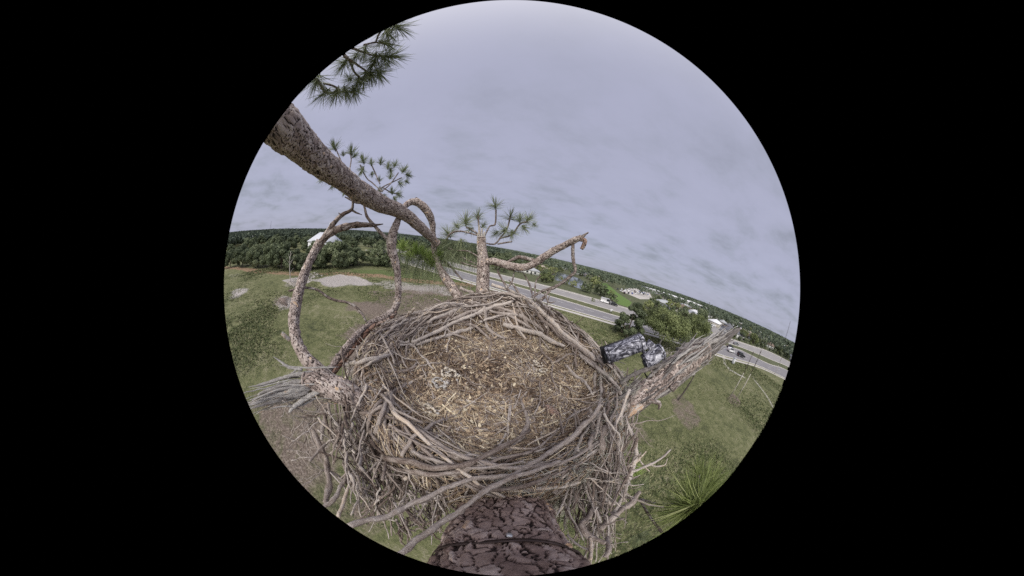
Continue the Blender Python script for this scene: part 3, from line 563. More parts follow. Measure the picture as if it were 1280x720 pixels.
def tuft(parent, p, d, meshes, s=1.):
    o = bpy.data.objects.new('needle_tuft', random.choice(meshes)); C.objects.link(o); o.parent = parent
    q = Vector(d).to_track_quat('Z', 'Y'); o.rotation_mode = 'QUATERNION'; o.rotation_quaternion = q @ Vector((0, 0, 1)).rotation_difference(Vector((0, 0, 1))); o.location = [float(v) for v in p]; o.scale = (s,)*3
def spray(stems, tufts, meshes, s=1., tw=2.2, name='leafy_branch', mat='bark_small', jitter=0.):
    mb = MB()
    for st in stems:
        Q = traced([(*q[:2], q[2] if len(q) > 3 else tw, q[-1]) for q in st]); mb.tube(Q[:, :3], np.maximum(Q[:, 3], .004), 6, .3, .15)
    o = adopt(mb.build(name, M[mat], smooth=True))
    for x, y, d, dx, dy, *ss in tufts:
        p = at(x, y, d); v = at(x+dx, y+dy, d*1.0)-p; v = v/np.linalg.norm(v)+rng.normal(0, .15, 3); tuft(o, p, v, meshes, (ss[0] if ss else 1.)*s)
    return o
# around the stump
spray([[(604, 300, 2.28), (594, 290, 2.35), (583, 284, 2.42)], [(600, 295, 2.28), (575, 289, 2.4), (562, 293, 2.45), (558, 300, 2.48)], [(605, 297, 2.27), (612, 283, 2.4), (619, 280, 2.45), (620, 262, 2.5)],
       [(606, 304, 2.27), (618, 305, 2.4), (625, 298, 2.5), (634, 285, 2.55), (638, 270, 2.55)], [(625, 298, 2.5), (640, 293, 2.55), (650, 280, 2.55), (660, 277, 2.55)], [(622, 305, 2.4), (640, 302, 2.45)], [(600, 300, 2.3), (598, 276, 2.35), (598, 270, 2.38)]],
      [(582, 276, 2.45, 0, -12, 1.05), (597, 270, 2.38, -1, -10, .8), (560, 292, 2.5, -4, -8), (556, 303, 2.5, -6, 4, .9), (588, 287, 2.4, -4, 4, .7), (619, 256, 2.5, 1, -12, .95), (638, 270, 2.55, 1, -10, .95), (650, 274, 2.55, 2, -10, .8), (661, 274, 2.55, 8, -6, .95),
       (630, 288, 2.5, -6, 2, .9), (640, 292, 2.5, 0, 8, .85), (655, 285, 2.5, 5, 8, .75), (604, 282, 2.4, 3, -6, .6), (620, 292, 2.5, -5, 6, .7), (668, 281, 2.6, 6, 4, .5), (571, 283, 2.6, -3, -4, .7)], TM, .95)
# behind the big limb
spray([[(466, 243, 3.2), (478, 234, 3.5), (492, 227, 3.7), (502, 222, 3.8)], [(478, 240, 3.3), (466, 229, 3.5), (458, 222, 3.6), (450, 206, 3.7)], [(436, 218, 3.1), (439, 200, 3.5), (438, 193, 3.6)], [(475, 230, 3.5), (468, 214, 3.7), (464, 205, 3.8)], [(468, 246, 3.2), (487, 231, 3.6), (498, 216, 3.8)],
       [(478, 234, 3.5), (488, 240, 3.6), (498, 243, 3.7)], [(428, 205, 3.4), (420, 186, 3.6)], [(415, 222, 3.4), (405, 224, 3.5)]],
      [(418, 184, 3.6, 0, -8, 1.1), (439, 190, 3.6, 1, -8, 1.05), (443, 195, 3.6, 3, -4, .7), (429, 193, 3.6, -1, -3, .55), (454, 201, 3.7, 0, -6), (464, 204, 3.7, 0, -8, .7), (453, 212, 3.6, -2, 4, .9), (476, 203, 3.8, 0, -8, .8), (485, 208, 3.8, 1, -6, .85), (494, 206, 3.8, 2, -7, .8), (488, 213, 3.8, 0, 3, .7), (505, 213, 3.8, 4, -5, .95), (510, 219, 3.8, 5, 2, .8),
       (465, 217, 3.7, 0, 4, .6), (474, 225, 3.6, -1, -4, .6), (488, 221, 3.7, 1, -3, .7), (500, 229, 3.7, 4, 3, .8), (475, 238, 3.6, 0, -4, .6), (490, 240, 3.6, 0, -4, .75), (498, 243, 3.7, 3, 4, .8), (480, 245, 3.6, 0, 5, .6), (493, 248, 3.6, 2, 6, .6), (508, 227, 3.8, 4, 2, .6),
       (405, 222, 3.5, -4, 3, .9), (417, 231, 3.4, -3, 5, .7), (430, 240, 3.3, -2, 6, .5)], TS, 1.05, 1.4)
# top left
spray([[(385, 95, 2.0), (398, 102, 3, 2.0), (407, 115, 2.0), (420, 116, 2.0), (432, 114, 2.0)], [(404, 104, 2.0), (418, 108, 2.0), (425, 114, 2.0)], [(428, 66, 3.2, 1.9), (437, 76, 2.0), (443, 90, 2.0), (452, 99, 2.0)], [(430, 70, 2.8, 1.9), (448, 82, 2.0), (462, 92, 2.0)], [(440, 60, 3, 1.9), (456, 66, 2.0), (470, 70, 2.0), (489, 72, 2.0)], [(455, 56, 2.6, 1.9), (470, 53, 2.0), (482, 55, 2.0)], [(478, 36, 2, 1.95), (473, 44, 1.95), (470, 52, 2.)]],
      [(490, 71, 2.0, 9, 1, 1.15), (480, 73, 2.0, 4, 8), (470, 72, 2.0, 0, 8, .9), (474, 92, 2.0, 4, 6, 1.05), (464, 94, 2.0, 0, 8), (455, 98, 2.0, -2, 8), (447, 104, 2., 0, 6, .9), (443, 115, 2.0, 2, 8), (432, 115, 2.0, 1, 8, .95), (420, 117, 2.0, -2, 8, .95), (404, 118, 2.0, -8, 6, .95), (395, 103, 2.0, -2, 8), (388, 100, 2., -6, 6, .8), (482, 54, 2.0, 6, 4), (497, 34, 2.0, 8, 4, 1.2), (484, 40, 2.0, 4, 8), (456, 64, 2.0, 0, 8, .9), (444, 72, 2.0, -2, 8, .8), (436, 98, 2.0, -4, -4, .6), (465, 82, 2.0, 0, 8, .9), (430, 80, 2, -3, 8, .9)], TM, .98, 2.)
# hanging long needles between the limbs
spray([[(578, 350, 2.3), (560, 330, 2.4), (545, 320, 2.45), (528, 318, 2.5), (510, 312, 2.5), (503, 308, 2.5)], [(595, 330, 2.25), (570, 318, 2.4), (562, 312, 2.4)]],
      [(503, 309, 2.5, 0, -10), (512, 316, 2.5, -2, 6), (528, 319, 2.5, 0, -8), (535, 322, 2.45, 3, -4), (548, 322, 2.4, 2, -6), (520, 314, 2.5, 0, -4), (541, 328, 2.4, 2, -4)], TF, .95, 2.4)
spray([[(560, 332, 2.4), (548, 325, 2.42), (530, 322, 2.45)], [(600, 322, 2.2), (585, 314, 2.3), (570, 313, 2.35), (560, 310, 2.4)], [(600, 335, 2.2), (575, 328, 2.3)]],
      [(500, 318, 2.48, 0, 5, .9), (510, 321, 2.5, 0, 5), (524, 324, 2.45, -1, 5, 1.1), (534, 327, 2.45, 0, 5, 1.1), (545, 331, 2.4, 1, 5), (552, 322, 2.4, 0, 5, .9), (566, 306, 2.4, -3, 4, .9), (576, 303, 2.4, 0, 5, .8), (583, 316, 2.4, 0, 6, .9), (572, 316, 2.35, -2, 6, .9), (592, 322, 2.3, 1, 6, .7), (562, 318, 2.35, 1, 6, .9), (590, 308, 2.35, 1, 6, .7)], TD, .92, 1.8)
# bright spray at the lower right, on a thin living branch of the same pine
spray([[(800, 624, 3, 1.3), (824, 631, 3, 1.25), (846, 631, 3.4, 1.2), (864, 632, 3.4, 1.15), (885, 628, 1.15)], [(864, 632, 1.15), (873, 606, 1.25), (874, 594, 1.3)], [(800, 625, 1.28), (812, 645, 1.2), (828, 666, 1.15), (838, 676, 1.1)]],
      [(864, 632, 1.18, 2, -6, 1.), (861, 634, 1.16, -8, 3, 1.05), (873, 632, 1.16, 6, -4, 1.), (874, 595, 1.55, 0, -4, .85), (890, 606, 1.5, 4, -2, .8)], TB, .9, 2.6)
spray([[(770, 600, 1.9), (785, 600, 2.1), (797, 596, 2.2)]], [(797, 590, 2.4, 2, -6, .8), (803, 606, 2.4, 4, 2, .8), (782, 604, 2.3, -2, 4, .7), (800, 672, 2.2, 2, 4, .8), (797, 565, 2.8, 2, -4, .7)], TF+TM, .9, 2.)

# ------------------------------------------------------------------ the nest
nest = empty('eagle_nest', 'huge bowl-shaped nest of grey interlaced sticks with a tan straw lining', 'nest', (0, 1.05, 12.9))
def inn(o): o.parent = nest; o.matrix_parent_inverse = Matrix.Translation((0, -1.05, -12.9)); return o
na, nr = 200, 120; tt = np.linspace(0, 1.0, nr)**.8; ph = np.linspace(0, 2*np.pi, na, endpoint=False)
Xn = RX(tt[:, None], ph); Yn = RY(tt[:, None], ph); Zn = zn(Xn, Yn)
Pn = np.stack([Xn, Yn, Zn], -1).reshape(-1, 3); Pn[:, 2] += .016*fbm(Pn, 16, 4)-.02-.05*sm(np.repeat(tt, na), .62, .8); lo = []
for s_, dz in ((.97, .12), (.9, .26), (.78, .42), (.6, .56), (.3, .66), (.0, .7)):
    x, y = RX(s_, ph), RY(s_, ph); q = np.stack([x, y, zn(RX(1, ph), RY(1, ph))-dz-.05], 1); q[:, :2] += .05*fbm(q, 8, 3)[:, None]; lo.append(q)
V = np.vstack([Pn]+lo); n_ = nr+len(lo); i = np.arange(n_-1)[:, None]*na; j = np.arange(na)[None]; k = (j+1) % na
inn(MB().add(V, np.stack([i+j, i+k, i+na+k, i+na+j], -1).reshape(-1, 4)).build('nest_bowl', M['litter'], smooth=True))

sticks = []                                            # (points, radii, tint, size) ; the 100 largest become parts of their own
def stick(Q, tint):
    Q = np.array(Q); k_ = len(sticks); w_ = Q[:, 3].mean(); Q[:, :3] += np.stack([fbm(Q[:, :3]*1.+k_+9*a_, 9, 3) for a_ in range(3)], 1)*min(.012, w_*1.1); Q[:, 3] *= 1+.22*fbm(Q[:, :3]+k_, 30, 2); sticks.append((Q, tint))
HS = [  # traced from the rim: (x, y, width)
 (.55, .03, [(575, 359, 4, 2.15), (594, 370, 4.5), (603, 381, 4.5), (606, 397, 4.5), (609, 409, 4.5), (622, 420, 4.5), (632, 424, 3)]),
 (.72, .03, [(518, 431, 4), (550, 422, 4.5), (578, 414, 4.5), (596, 408, 3.5)]), (.7, .05, [(514, 429, 4), (562, 406, 4.5), (587, 395, 4.5), (612, 386, 5), (641, 376, 3.5)]),
 (.62, .03, [(529, 424, 3), (559, 409, 3.5), (594, 393, 3)]), (.8, .04, [(532, 403, 4), (555, 392, 4.5), (581, 382, 4.5), (599, 383, 3)]), (.75, .03, [(523, 395, 2.5), (540, 385, 3), (558, 378, 3), (582, 381, 3)]),
 (.72, .06, [(629, 405, 5), (650, 411, 6), (672, 418, 6), (690, 426, 5.5), (706, 433, 4)]), (.74, .06, [(614, 356, 4, 2.15), (650, 369, 4), (669, 381, 5), (684, 397, 5.5), (700, 412, 5.5), (722, 431, 5), (744, 450, 4)]),
 (.7, .05, [(603, 374, 3), (619, 369, 3.5), (636, 368, 3.5), (653, 373, 3)]), (.66, .04, [(606, 381, 3.5), (630, 386, 4), (650, 394, 4.5), (666, 403, 4.5), (681, 415, 3)]), (.7, .05, [(612, 388, 3), (640, 396, 3.5), (664, 410, 3.5), (676, 420, 3)]),
 (.8, .05, [(600, 402, 3), (625, 395, 3.5), (650, 393, 3)]), (.6, .04, [(566, 400, 4), (590, 389, 4), (607, 384, 3)]), (.85, .05, [(655, 374, 3), (672, 392, 3.5), (684, 411, 3)]), (.55, .04, [(646, 378, 3), (655, 396, 3.5), (663, 412, 3)]),
 (.55, .05, [(660, 378, 4), (678, 400, 4.5), (706, 424, 5), (730, 440, 4.5), (752, 456, 3.5)]), (.6, .04, [(668, 372, 3), (690, 393, 4), (712, 421, 4), (738, 442, 3.5)]), (.68, .03, [(700, 419, 3), (722, 438, 4), (746, 459, 4), (768, 478, 3)]),
 (.95, .03, [(520, 386, 3), (505, 398, 3), (496, 410, 3)]), (.35, .03, [(480, 438, 2.5), (492, 420, 2.5), (504, 413, 2.2), (520, 412, 2)]),
 (.72, .03, [(494, 430, 3.5), (508, 430, 3.5), (519, 434, 3.2), (529, 446, 3), (541, 461, 2)]), (1., .02, [(480, 493, 3.5), (498, 486, 3.5), (514, 478, 3.2), (532, 467, 2)]), (.45, .02, [(482, 474, 3), (500, 466, 3.5), (520, 458, 3)]),
 (.4, .02, [(480, 462, 3), (500, 453, 3.5), (512, 447, 3)]), (.62, .015, [(584, 400, 2.5), (612, 425, 3), (611, 442, 3), (606, 454, 2)]), (.8, .02, [(560, 408, 2), (561, 424, 2.2), (558, 440, 1.6)]),
 (.35, .02, [(674, 420, 2.4), (676, 438, 2.6), (690, 452, 2.4), (691, 470, 2.6), (696, 488, 2)]), (.4, .02, [(690, 455, 3), (712, 444, 3.4), (735, 448, 3.6), (757, 468, 4), (771, 484, 3.5)]),
 (.62, .04, [(726, 444, 3), (748, 462, 4), (765, 475, 4.5), (775, 492, 4), (779, 505, 2.5)]), (.78, .02, [(706, 457, 3.6), (724, 473, 3.8), (743, 494, 2.6)]), (.6, .03, [(745, 467, 4), (744, 480, 4.5), (743, 492, 3.5)]), (.68, .03, [(751, 470, 4.5), (752, 490, 5), (747, 512, 5), (738, 527, 5.5), (722, 540, 5)]),
 (.5, .03, [(632, 566, 5), (646, 551, 6), (657, 533, 6), (657, 515, 5), (653, 498, 3)]), (.55, .015, [(646, 516, 2.8), (638, 530, 3), (632, 540, 2.5)]), (.9, .02, [(638, 504, 2), (636, 524, 2.6), (630, 545, 2.6), (623, 560, 2)]), (.88, .02, [(637, 500, 1.6), (636, 520, 2), (635, 545, 2), (636, 560, 1.6)]), (.85, .02, [(651, 487, 1.4), (645, 505, 1.8), (640, 512, 1.6)]),
 (.62, .1, [(437, 658, 5.59, 0.673), (462, 649, 5.59, 0.673), (490, 643, 5.99, 0.678), (520, 629, 6.38, 0.682), (556, 612, 6.38, 0.692), (592, 599, 6.38, 0.701), (635, 593, 6.38, 0.710), (663, 581, 6.38, 0.746), (690, 563, 6.38, 0.826), (718, 543, 7.18, 0.864), (738, 526, 6.38, 0.912), (748, 505, 4.79, 0.960)]),
 (.66, .1, [(488, 697, 6.38, 0.601), (510, 680, 6.78, 0.610), (540, 660, 6.78, 0.619), (574, 639, 6.78, 0.637), (607, 612, 6.38, 0.664), (642, 598, 5.99, 0.692), (672, 588, 5.59, 0.719), (699, 577, 4.79, 0.787)]),
 (.45, .08, [(572, 593, 3.99, 0.728), (592, 605, 4.79, 0.719), (612, 611, 4.79, 0.710), (640, 611, 4.79, 0.710), (664, 606, 4.79, 0.719), (690, 593, 3.99, 0.787), (706, 590, 2.39, 0.806)]),
 (.42, .07, [(437, 571, 4.00, 1.02), (455, 570, 4.80), (475, 571, 6.40), (500, 577, 7.20), (530, 583, 7.20), (562, 582, 7.20), (592, 573, 6.80), (622, 562, 6.40), (645, 551, 5.60), (662, 539, 3.20)]),
 (.55, .06, [(472, 577, 4.00), (492, 584, 5.60), (512, 589, 6.40), (540, 592, 6.40), (570, 590, 6.40), (600, 583, 5.60), (640, 570, 4.80), (672, 560, 3.60), (698, 536, 2.40)]), (1., .06, [(660, 556, 1.60), (680, 546, 2.00), (699, 535, 1.60)]),
 (.62, .05, [(467, 566, 4), (470, 592, 4.5), (473, 620, 4.8), (473, 644, 4)]), (.5, .04, [(503, 571, 5), (512, 556, 5.5), (524, 543, 5), (553, 523, 3.5)]), (.5, .03, [(486, 530, 4), (500, 540, 4), (520, 548, 3)]),
 (.66, .03, [(500, 524, 2.5), (512, 514, 2.5), (518, 503, 2)]), (.66, .05, [(457, 578, 4.5), (463, 562, 4.6), (472, 532, 5), (482, 505, 4.5), (487, 494, 3)]), (.5, .05, [(455, 566, 4), (459, 545, 4.5), (463, 522, 4.5), (476, 500, 4)]), (.6, .05, [(452, 524, 4), (463, 515, 4.5), (477, 508, 4)]),
 (.8, .04, [(444, 504, 4), (451, 493, 5), (457, 482, 4.5)]), (.85, .04, [(428, 500, 7), (437, 493, 8), (446, 486, 8)]), (.8, .05, [(411, 506, 4, 1.08), (418, 495, 5, 1.1), (426, 484, 5.5), (433, 472, 5), (436, 462, 4), (434, 458, 3)]), (.82, .04, [(424, 457, 4), (445, 453, 5), (470, 449, 5), (490, 442, 4)]), (.75, .04, [(440, 463, 4), (456, 456, 4.5), (476, 447, 4)]),
 (.7, .05, [(414, 478, 3), (432, 478, 3.6), (450, 476, 3)]),
 (.6, .1, [(388, 537, 4, 1.08), (394, 545, 6, 1.06), (402, 562, 6.5, 1.04), (409, 577, 7, 1.02), (411, 597, 6.5, .98), (406, 626, 6, .94)]), (.7, .1, [(408, 510, 4, 1.08), (405, 530, 4.5, 1.06), (402, 548, 4, 1.04)]),
 (.66, .1, [(404, 633, 4, .92), (424, 613, 4.5, .94), (435, 598, 5.5, .97), (440, 590, 5, 1.)]), (.9, .1, [(422, 646, 3.5, .88), (436, 610, 3.5, .93), (450, 582, 3.5, 1.), (457, 567, 3, 1.02)]), (.7, .1, [(386, 575, 2.6, 1.0), (398, 562, 3, 1.02), (412, 549, 3, 1.04), (428, 534, 2.5, 1.06)]), (.8, .1, [(412, 590, 2, .97), (428, 606, 2.2, .95), (433, 613, 1.5, .94)]),
 (.65, .08, [(430, 534, 4), (436, 550, 4.5), (446, 568, 4.5)]), (.6, .08, [(428, 545, 4), (430, 562, 4.5), (432, 574, 4)]), (.55, .08, [(440, 545, 5), (450, 560, 5), (456, 575, 4.5)]),
 (.8, .05, [(783, 530, 4, 1.13), (790, 545, 4.5, 1.12), (794, 562, 5, 1.1), (791, 589, 5, 1.08), (785, 606, 5, 1.05), (772, 632, 5, 1.), (754, 656, 5, .96), (748, 664, 3, .95)]),
 (.88, .05, [(839, 562, 1.6, 1.2), (829, 571, 2.6, 1.18), (818, 579, 3, 1.15), (800, 587, 3.4, 1.1), (774, 592, 4, 1.05)]), (.85, .05, [(834, 572, .8, 1.18), (831, 580, 1.6, 1.17), (822, 582, 2, 1.16), (815, 581, 1.5, 1.15)]), (.86, .05, [(807, 564, 1.6, 1.14), (797, 576, 3, 1.1), (784, 586, 3.6, 1.06), (773, 589, 3, 1.04)]), (.8, .05, [(812, 590, 1, 1.14), (804, 582, 1.8, 1.13), (798, 574, 1.5, 1.12)]),
 (.5, .05, [(798, 616, 5, 1.05), (790, 627, 7, 1.02), (778, 640, 7.5, .98), (764, 652, 7, .95), (752, 662, 6, .93)]), (.6, .05, [(768, 616, 3, 1.05), (780, 622, 3, 1.06), (797, 626, 2.4, 1.07), (812, 632, 2, 1.08), (830, 635, 1.5, 1.1)]),
 (.45, .05, [(753, 535, 6), (751, 560, 8), (750, 590, 8, 1.), (751, 630, 6, .96)]), (.42, .05, [(764, 530, 5), (762, 555, 7), (762, 580, 7, 1.), (758, 610, 5, .98)]), (.5, .05, [(742, 540, 5), (736, 560, 5), (741, 580, 4.5, .98)]), (.8, .06, [(722, 563, 2.6), (726, 585, 2.8, .95), (737, 622, 3, .93), (752, 652, 3, .92)]), (.75, .06, [(722, 560, 2.4), (718, 590, 2.4, .93), (706, 622, 2.4, .9), (694, 645, 2, .88)]),
 (.5, .06, [(744, 634, 5, .92), (736, 645, 6, .9), (728, 655, 6.5, .88), (732, 664, 6.5, .88), (745, 673, 6, .88), (758, 680, 4, .88)]), (.6, .06, [(757, 672, 4.5, .9), (759, 688, 5, .87), (753, 698, 4.5, .86)]), (.9, .06, [(738, 672, 3.5, .88), (737, 700, 3.5, .84)]), (.5, .05, [(752, 618, 4, .98), (761, 630, 4, .98), (768, 620, 3.5, 1.)]),
 (.6, .05, [(772, 540, 3.6), (773, 570, 4, 1.04), (774, 600, 3.6, 1.), (768, 632, 3, .97)]), (.7, .05, [(784, 500, 3), (777, 520, 3.6), (780, 545, 3, 1.12)]),
 (.75, .05, [(740, 690, 2.4, .86), (722, 680, 2.6, .88), (708, 668, 2, .9)]), (.8, .05, [(730, 697, 2, .86), (741, 672, 2.2, .9), (746, 655, 2, .93)]),
]
for ti, off, pts in HS: stick(traced(pts, off, max(14, 6*len(pts))), ti+random.uniform(-.12, .14))
nh = len(sticks)
def rstick(phi, t, ang, ln, rd, off, tint, bend=.15, n=12, hang=0.):
    x0, y0 = RX(t, phi), RY(t, phi); a = phi+math.pi/2+ang; s = np.linspace(-.5, .5, n)*ln
    bx = bend*(s*s-ln*ln/12)*random.choice((-1, 1, 1))
    wob = np.cumsum(rng.normal(0, .0045, (n, 3)), 0)
    x = x0+np.cos(a)*s-np.cos(phi)*bx*3+wob[:, 0]; y = y0+np.sin(a)*s-np.sin(phi)*bx*3+wob[:, 1]
    zs = zn(x, y); tt_ = np.hypot((x-NC[0])/NR[0], (y-NC[1])/NR[1]); line = np.linspace(zs[0], zs[-1], n); z = np.maximum(line*.5+zs*.5, zs-.012)+off+wob[:, 2]-hang*np.maximum(tt_-1, 0)
    r = rd*(1-.45*np.linspace(0, 1, n))*(1+.06*rng.normal(size=n)); return np.c_[x, y, z, r]
for i_ in range(1150):                                  # interlaced rim
    phi = random.uniform(0, 2*math.pi); far = max(0, math.sin(phi)); t = random.triangular(.72, 1.06, .9)
    stick(rstick(phi, t, random.gauss(0, .6 if random.random() < .6 else .3), random.uniform(.18, .75), random.choice((.003, .004, .005, .0065, .0085, .011)), random.uniform(-.03, .045+.05*far), min(.95, max(.12, random.gauss(.55, .2))), random.uniform(0, .25)), min(.98, max(.08, random.gauss(.58, .27))))
for i_ in range(300):                                  # the back left rim is piled thicker
    phi = random.uniform(1.5, 3.4); stick(rstick(phi, random.uniform(.72, 1.04), random.gauss(0, .55), random.uniform(.15, .6), random.choice((.004, .0055, .008, .011)), random.uniform(0, .05), random.uniform(0, .2)), random.uniform(.25, .9))
for i_ in range(900):                                  # outer wall: sticks woven and hanging below the rim
    phi = random.uniform(0, 2*math.pi); h = random.uniform(.02, .6); t = 1.0-.3*h+random.uniform(-.02, .09); x0, y0 = RX(t, phi), RY(t, phi)
    z0 = zn(RX(.97, phi), RY(.97, phi))-h; ln = random.uniform(.15, .55); sl = random.gauss(0, .55)+(.9 if random.random() < .35 else 0); s = np.linspace(-.5, .5, 9)*ln; a = phi+math.pi/2+random.gauss(0, .2)
    w_ = np.cumsum(rng.normal(0, .006, (9, 3)), 0); out_ = -.9*(s/ln)**2*ln*.15
    Q = np.c_[x0+np.cos(a)*s*math.cos(sl)+math.cos(phi)*out_, y0+np.sin(a)*s*math.cos(sl)+math.sin(phi)*out_, z0+s*math.sin(sl), np.full(9, random.choice((.003, .004, .006, .008)))]
    Q[:, :3] += w_; stick(Q, min(.95, max(.1, random.gauss(.5, .2))))
for i_ in range(300):                                  # twigs lying in the bowl and leaning in from the rim
    phi = random.uniform(0, 2*math.pi); t = random.uniform(.2, .72)
    stick(rstick(phi, t, random.gauss(0, 1.), random.uniform(.06, .28), random.choice((.002, .003, .0045, .006)), .008, random.gauss(.5, .22)), min(.95, max(.1, random.gauss(.48, .2))))
for i_ in range(170):                                  # loose ends sticking out past the rim
    phi = random.uniform(0, 2*math.pi); t = random.uniform(.92, 1.06); x0, y0 = RX(t, phi), RY(t, phi); z0 = float(zn(RX(.92, phi), RY(.92, phi)))-random.uniform(-.02, .15)
    a = phi+random.gauss(0, .7); ln = random.uniform(.1, .28); s = np.linspace(-.3, 1, 9)*ln; w_ = np.cumsum(rng.normal(0, .006, (9, 3)), 0)
    Q = np.c_[x0+np.cos(a)*s, y0+np.sin(a)*s, z0+s*random.uniform(-.4, .35), random.choice((.002, .003, .004))*(1-.7*np.linspace(0, 1, 9))]; Q[:, :3] += w_; stick(Q, random.uniform(.4, .9))
TR = tp[(zc > 11.9) & (zc < 14.5)]
def clear(Q): return min(np.linalg.norm(TR[:, None, :3]-Q[None, ::3, :3], axis=2).min(1)) > .22
keep = [q for i, q in enumerate(sticks) if i < nh or q[0][:, 1].max() > .62 or clear(q[0])]; sticks[:] = keep
def hang(n, poly, d0, d1, angf, l0, l1, rds, t0, t1):    # loose woven sticks hanging below the rim
    pg = np.array(poly, float); lo_, hi_ = pg.min(0), pg.max(0); c_ = 0
    while c_ < n:
        x, y = random.uniform(lo_[0], hi_[0]), random.uniform(lo_[1], hi_[1])
        if polyd(np.array([[x, y]]), pg)[0] < 0: continue
        c_ += 1; d = random.uniform(d0, d1); a = angf(); l = random.uniform(l0, l1); q = []
        p0, p1 = at(x-math.cos(a)*l, y-math.sin(a)*l, d+random.uniform(-.06, .06)), at(x+math.cos(a)*l, y+math.sin(a)*l, d+random.uniform(-.06, .06))
        s = np.linspace(0, 1, 9)[:, None]; P = p0*(1-s)+p1*s+np.cumsum(rng.normal(0, .004, (9, 3)), 0); r = random.choice(rds); q = np.c_[P, r*(1-.5*s)]
        if clear(q): stick(q, min(.92, max(.1, random.gauss(t0, t1))))
hang(150, [(700, 560), (735, 530), (785, 520), (795, 570), (775, 640), (755, 690), (715, 670), (690, 620)], .92, 1.1, lambda: math.pi/2+random.gauss(0, .3), 10, 48, (.003, .004, .006, .009), .5, .22)
hang(110, [(700, 570), (790, 560), (760, 690), (710, 660)], .9, 1.08, lambda: random.uniform(0, 3.14), 8, 30, (.0018, .0025, .004), .6, .2)
hang(190, [(405, 520), (470, 500), (500, 600), (480, 650), (445, 620), (420, 570)], .9, 1.05, lambda: random.gauss(1.3, .5), 10, 36, (.003, .005, .007), .55, .22)
hang(110, [(480, 590), (560, 600), (550, 660), (500, 670)], .86, 1.0, lambda: random.gauss(1.3, .6), 6, 24, (.003, .005, .006), .5, .22)
hang(46, [(350, 480), (400, 500), (410, 620), (380, 590)], 1.0, 1.2, lambda: random.uniform(0, 3.14), 8, 26, (.0015, .002, .003), .7, .15)
def size(q): 
    Q = q[0]; d = np.linalg.norm(Q[:, :3]-EYE, axis=1); return float((Q[:, 3]/d).mean()*np.linalg.norm(Q[-1, :3]-Q[0, :3])/d.mean())
order = sorted(range(nh, len(sticks)), key=lambda k: -size(sticks[k])); own = list(range(nh))+order[:max(0, 100-nh)]; own = own[:100]; ownset = set(own)
mass = MB()
for k_, (Q, ti) in enumerate(sticks):
    if k_ in ownset:
        inn(MB().tube(Q[:, :3], np.maximum(Q[:, 3], .0012), 12, ti, .3, seed=k_*.37).build('stick', M['stick'], smooth=True))
    else: mass.tube(Q[:, :3], np.maximum(Q[:, 3], .001), 6, ti, .15, seed=k_*.37)
inn(mass.build('interlaced_sticks', M['stick'], smooth=True, kind='stuff'))
# fine lining: straw, needles, flakes (uncountable)
def lining(n, tmax, l0, l1, rd, name, lo=.2, hi=.95, mat='straw', off=.012, arc=None, curl=.02, tmin=0., zdrop=0.):
    phi = rng.uniform(*(arc or (0, 2*np.pi)), n); t = tmin+(tmax-tmin)*np.sqrt(rng.random(n)); x0 = RX(t, phi); y0 = RY(t, phi)
    a = phi+np.pi/2+rng.normal(0, .9, n); ln = rng.uniform(l0, l1, n); K = 5; s = np.linspace(-.5, .5, K)[None]*ln[:, None]; c = rng.normal(0, curl, n)[:, None]*(s/ln[:, None])**2*ln[:, None]*12
    x = x0[:, None]+np.cos(a)[:, None]*s-np.sin(a)[:, None]*c; y = y0[:, None]+np.sin(a)[:, None]*s+np.cos(a)[:, None]*c
    z = zn(x, y)+off*rng.random((n, 1))+rng.normal(0, .35, (n, 1))*s*.5+.004-zdrop*rng.random((n, 1))
    P = np.stack([x, y, z], -1); wv = np.stack([-np.sin(a), np.cos(a), rng.normal(0, .5, n)], -1)[:, None]*(rd*(.5+rng.random((n, 1, 1))))
    up_ = np.array([0, 0, 1.])*(rd*.7)
    V = np.stack([P-wv, P+up_, P+wv], 2).reshape(n, -1, 3); F = []
    for k in range(K-1):
        for e in range(2): F.append((k*3+e, k*3+e+1, k*3+3+e+1, k*3+3+e))
    F = (np.arange(n)[:, None, None]*K*3+np.array(F)[None]).reshape(-1, 4); tn = np.repeat(np.clip(rng.uniform(lo, hi, n)+.28*fbm(np.stack([x0, y0, 0*x0], 1), 4.5, 3), 0, 1), K*3)
    inn(MB().add(V.reshape(-1, 3), F, np.tile(rng.random((n, 1, 2)), (1, K*3, 1)).reshape(-1, 2), tn).build(name, M[mat], kind='stuff'))
lining(13000, .84, .025, .13, .0015, 'straw_lining', .15, .78)
lining(600, .8, .08, .26, .0024, 'straw_lining', .6, 1.)
lining(4200, .84, .03, .14, .0026, 'twig_lining', .05, .7, 'stick')
lining(4500, 1.02, .03, .16, .0012, 'rim_litter', .1, .8, off=.04, tmin=.55)
lining(2600, 1.1, .05, .22, .0011, 'lichen_tangle', .2, .9, 'lichen', off=.07, arc=(-.75, .25), curl=.05, tmin=.8, zdrop=.2)
lining(1600, 1.1, .05, .2, .0011, 'lichen_tangle', .2, .9, 'lichen', off=.05, arc=(-1.5, -.75), curl=.05, tmin=.8, zdrop=.2)
lining(1300, 1.08, .05, .2, .0011, 'lichen_tangle', .1, .7, 'lichen', off=.04, arc=(2.6, 4.), curl=.05, tmin=.84, zdrop=.2)
mb = MB()
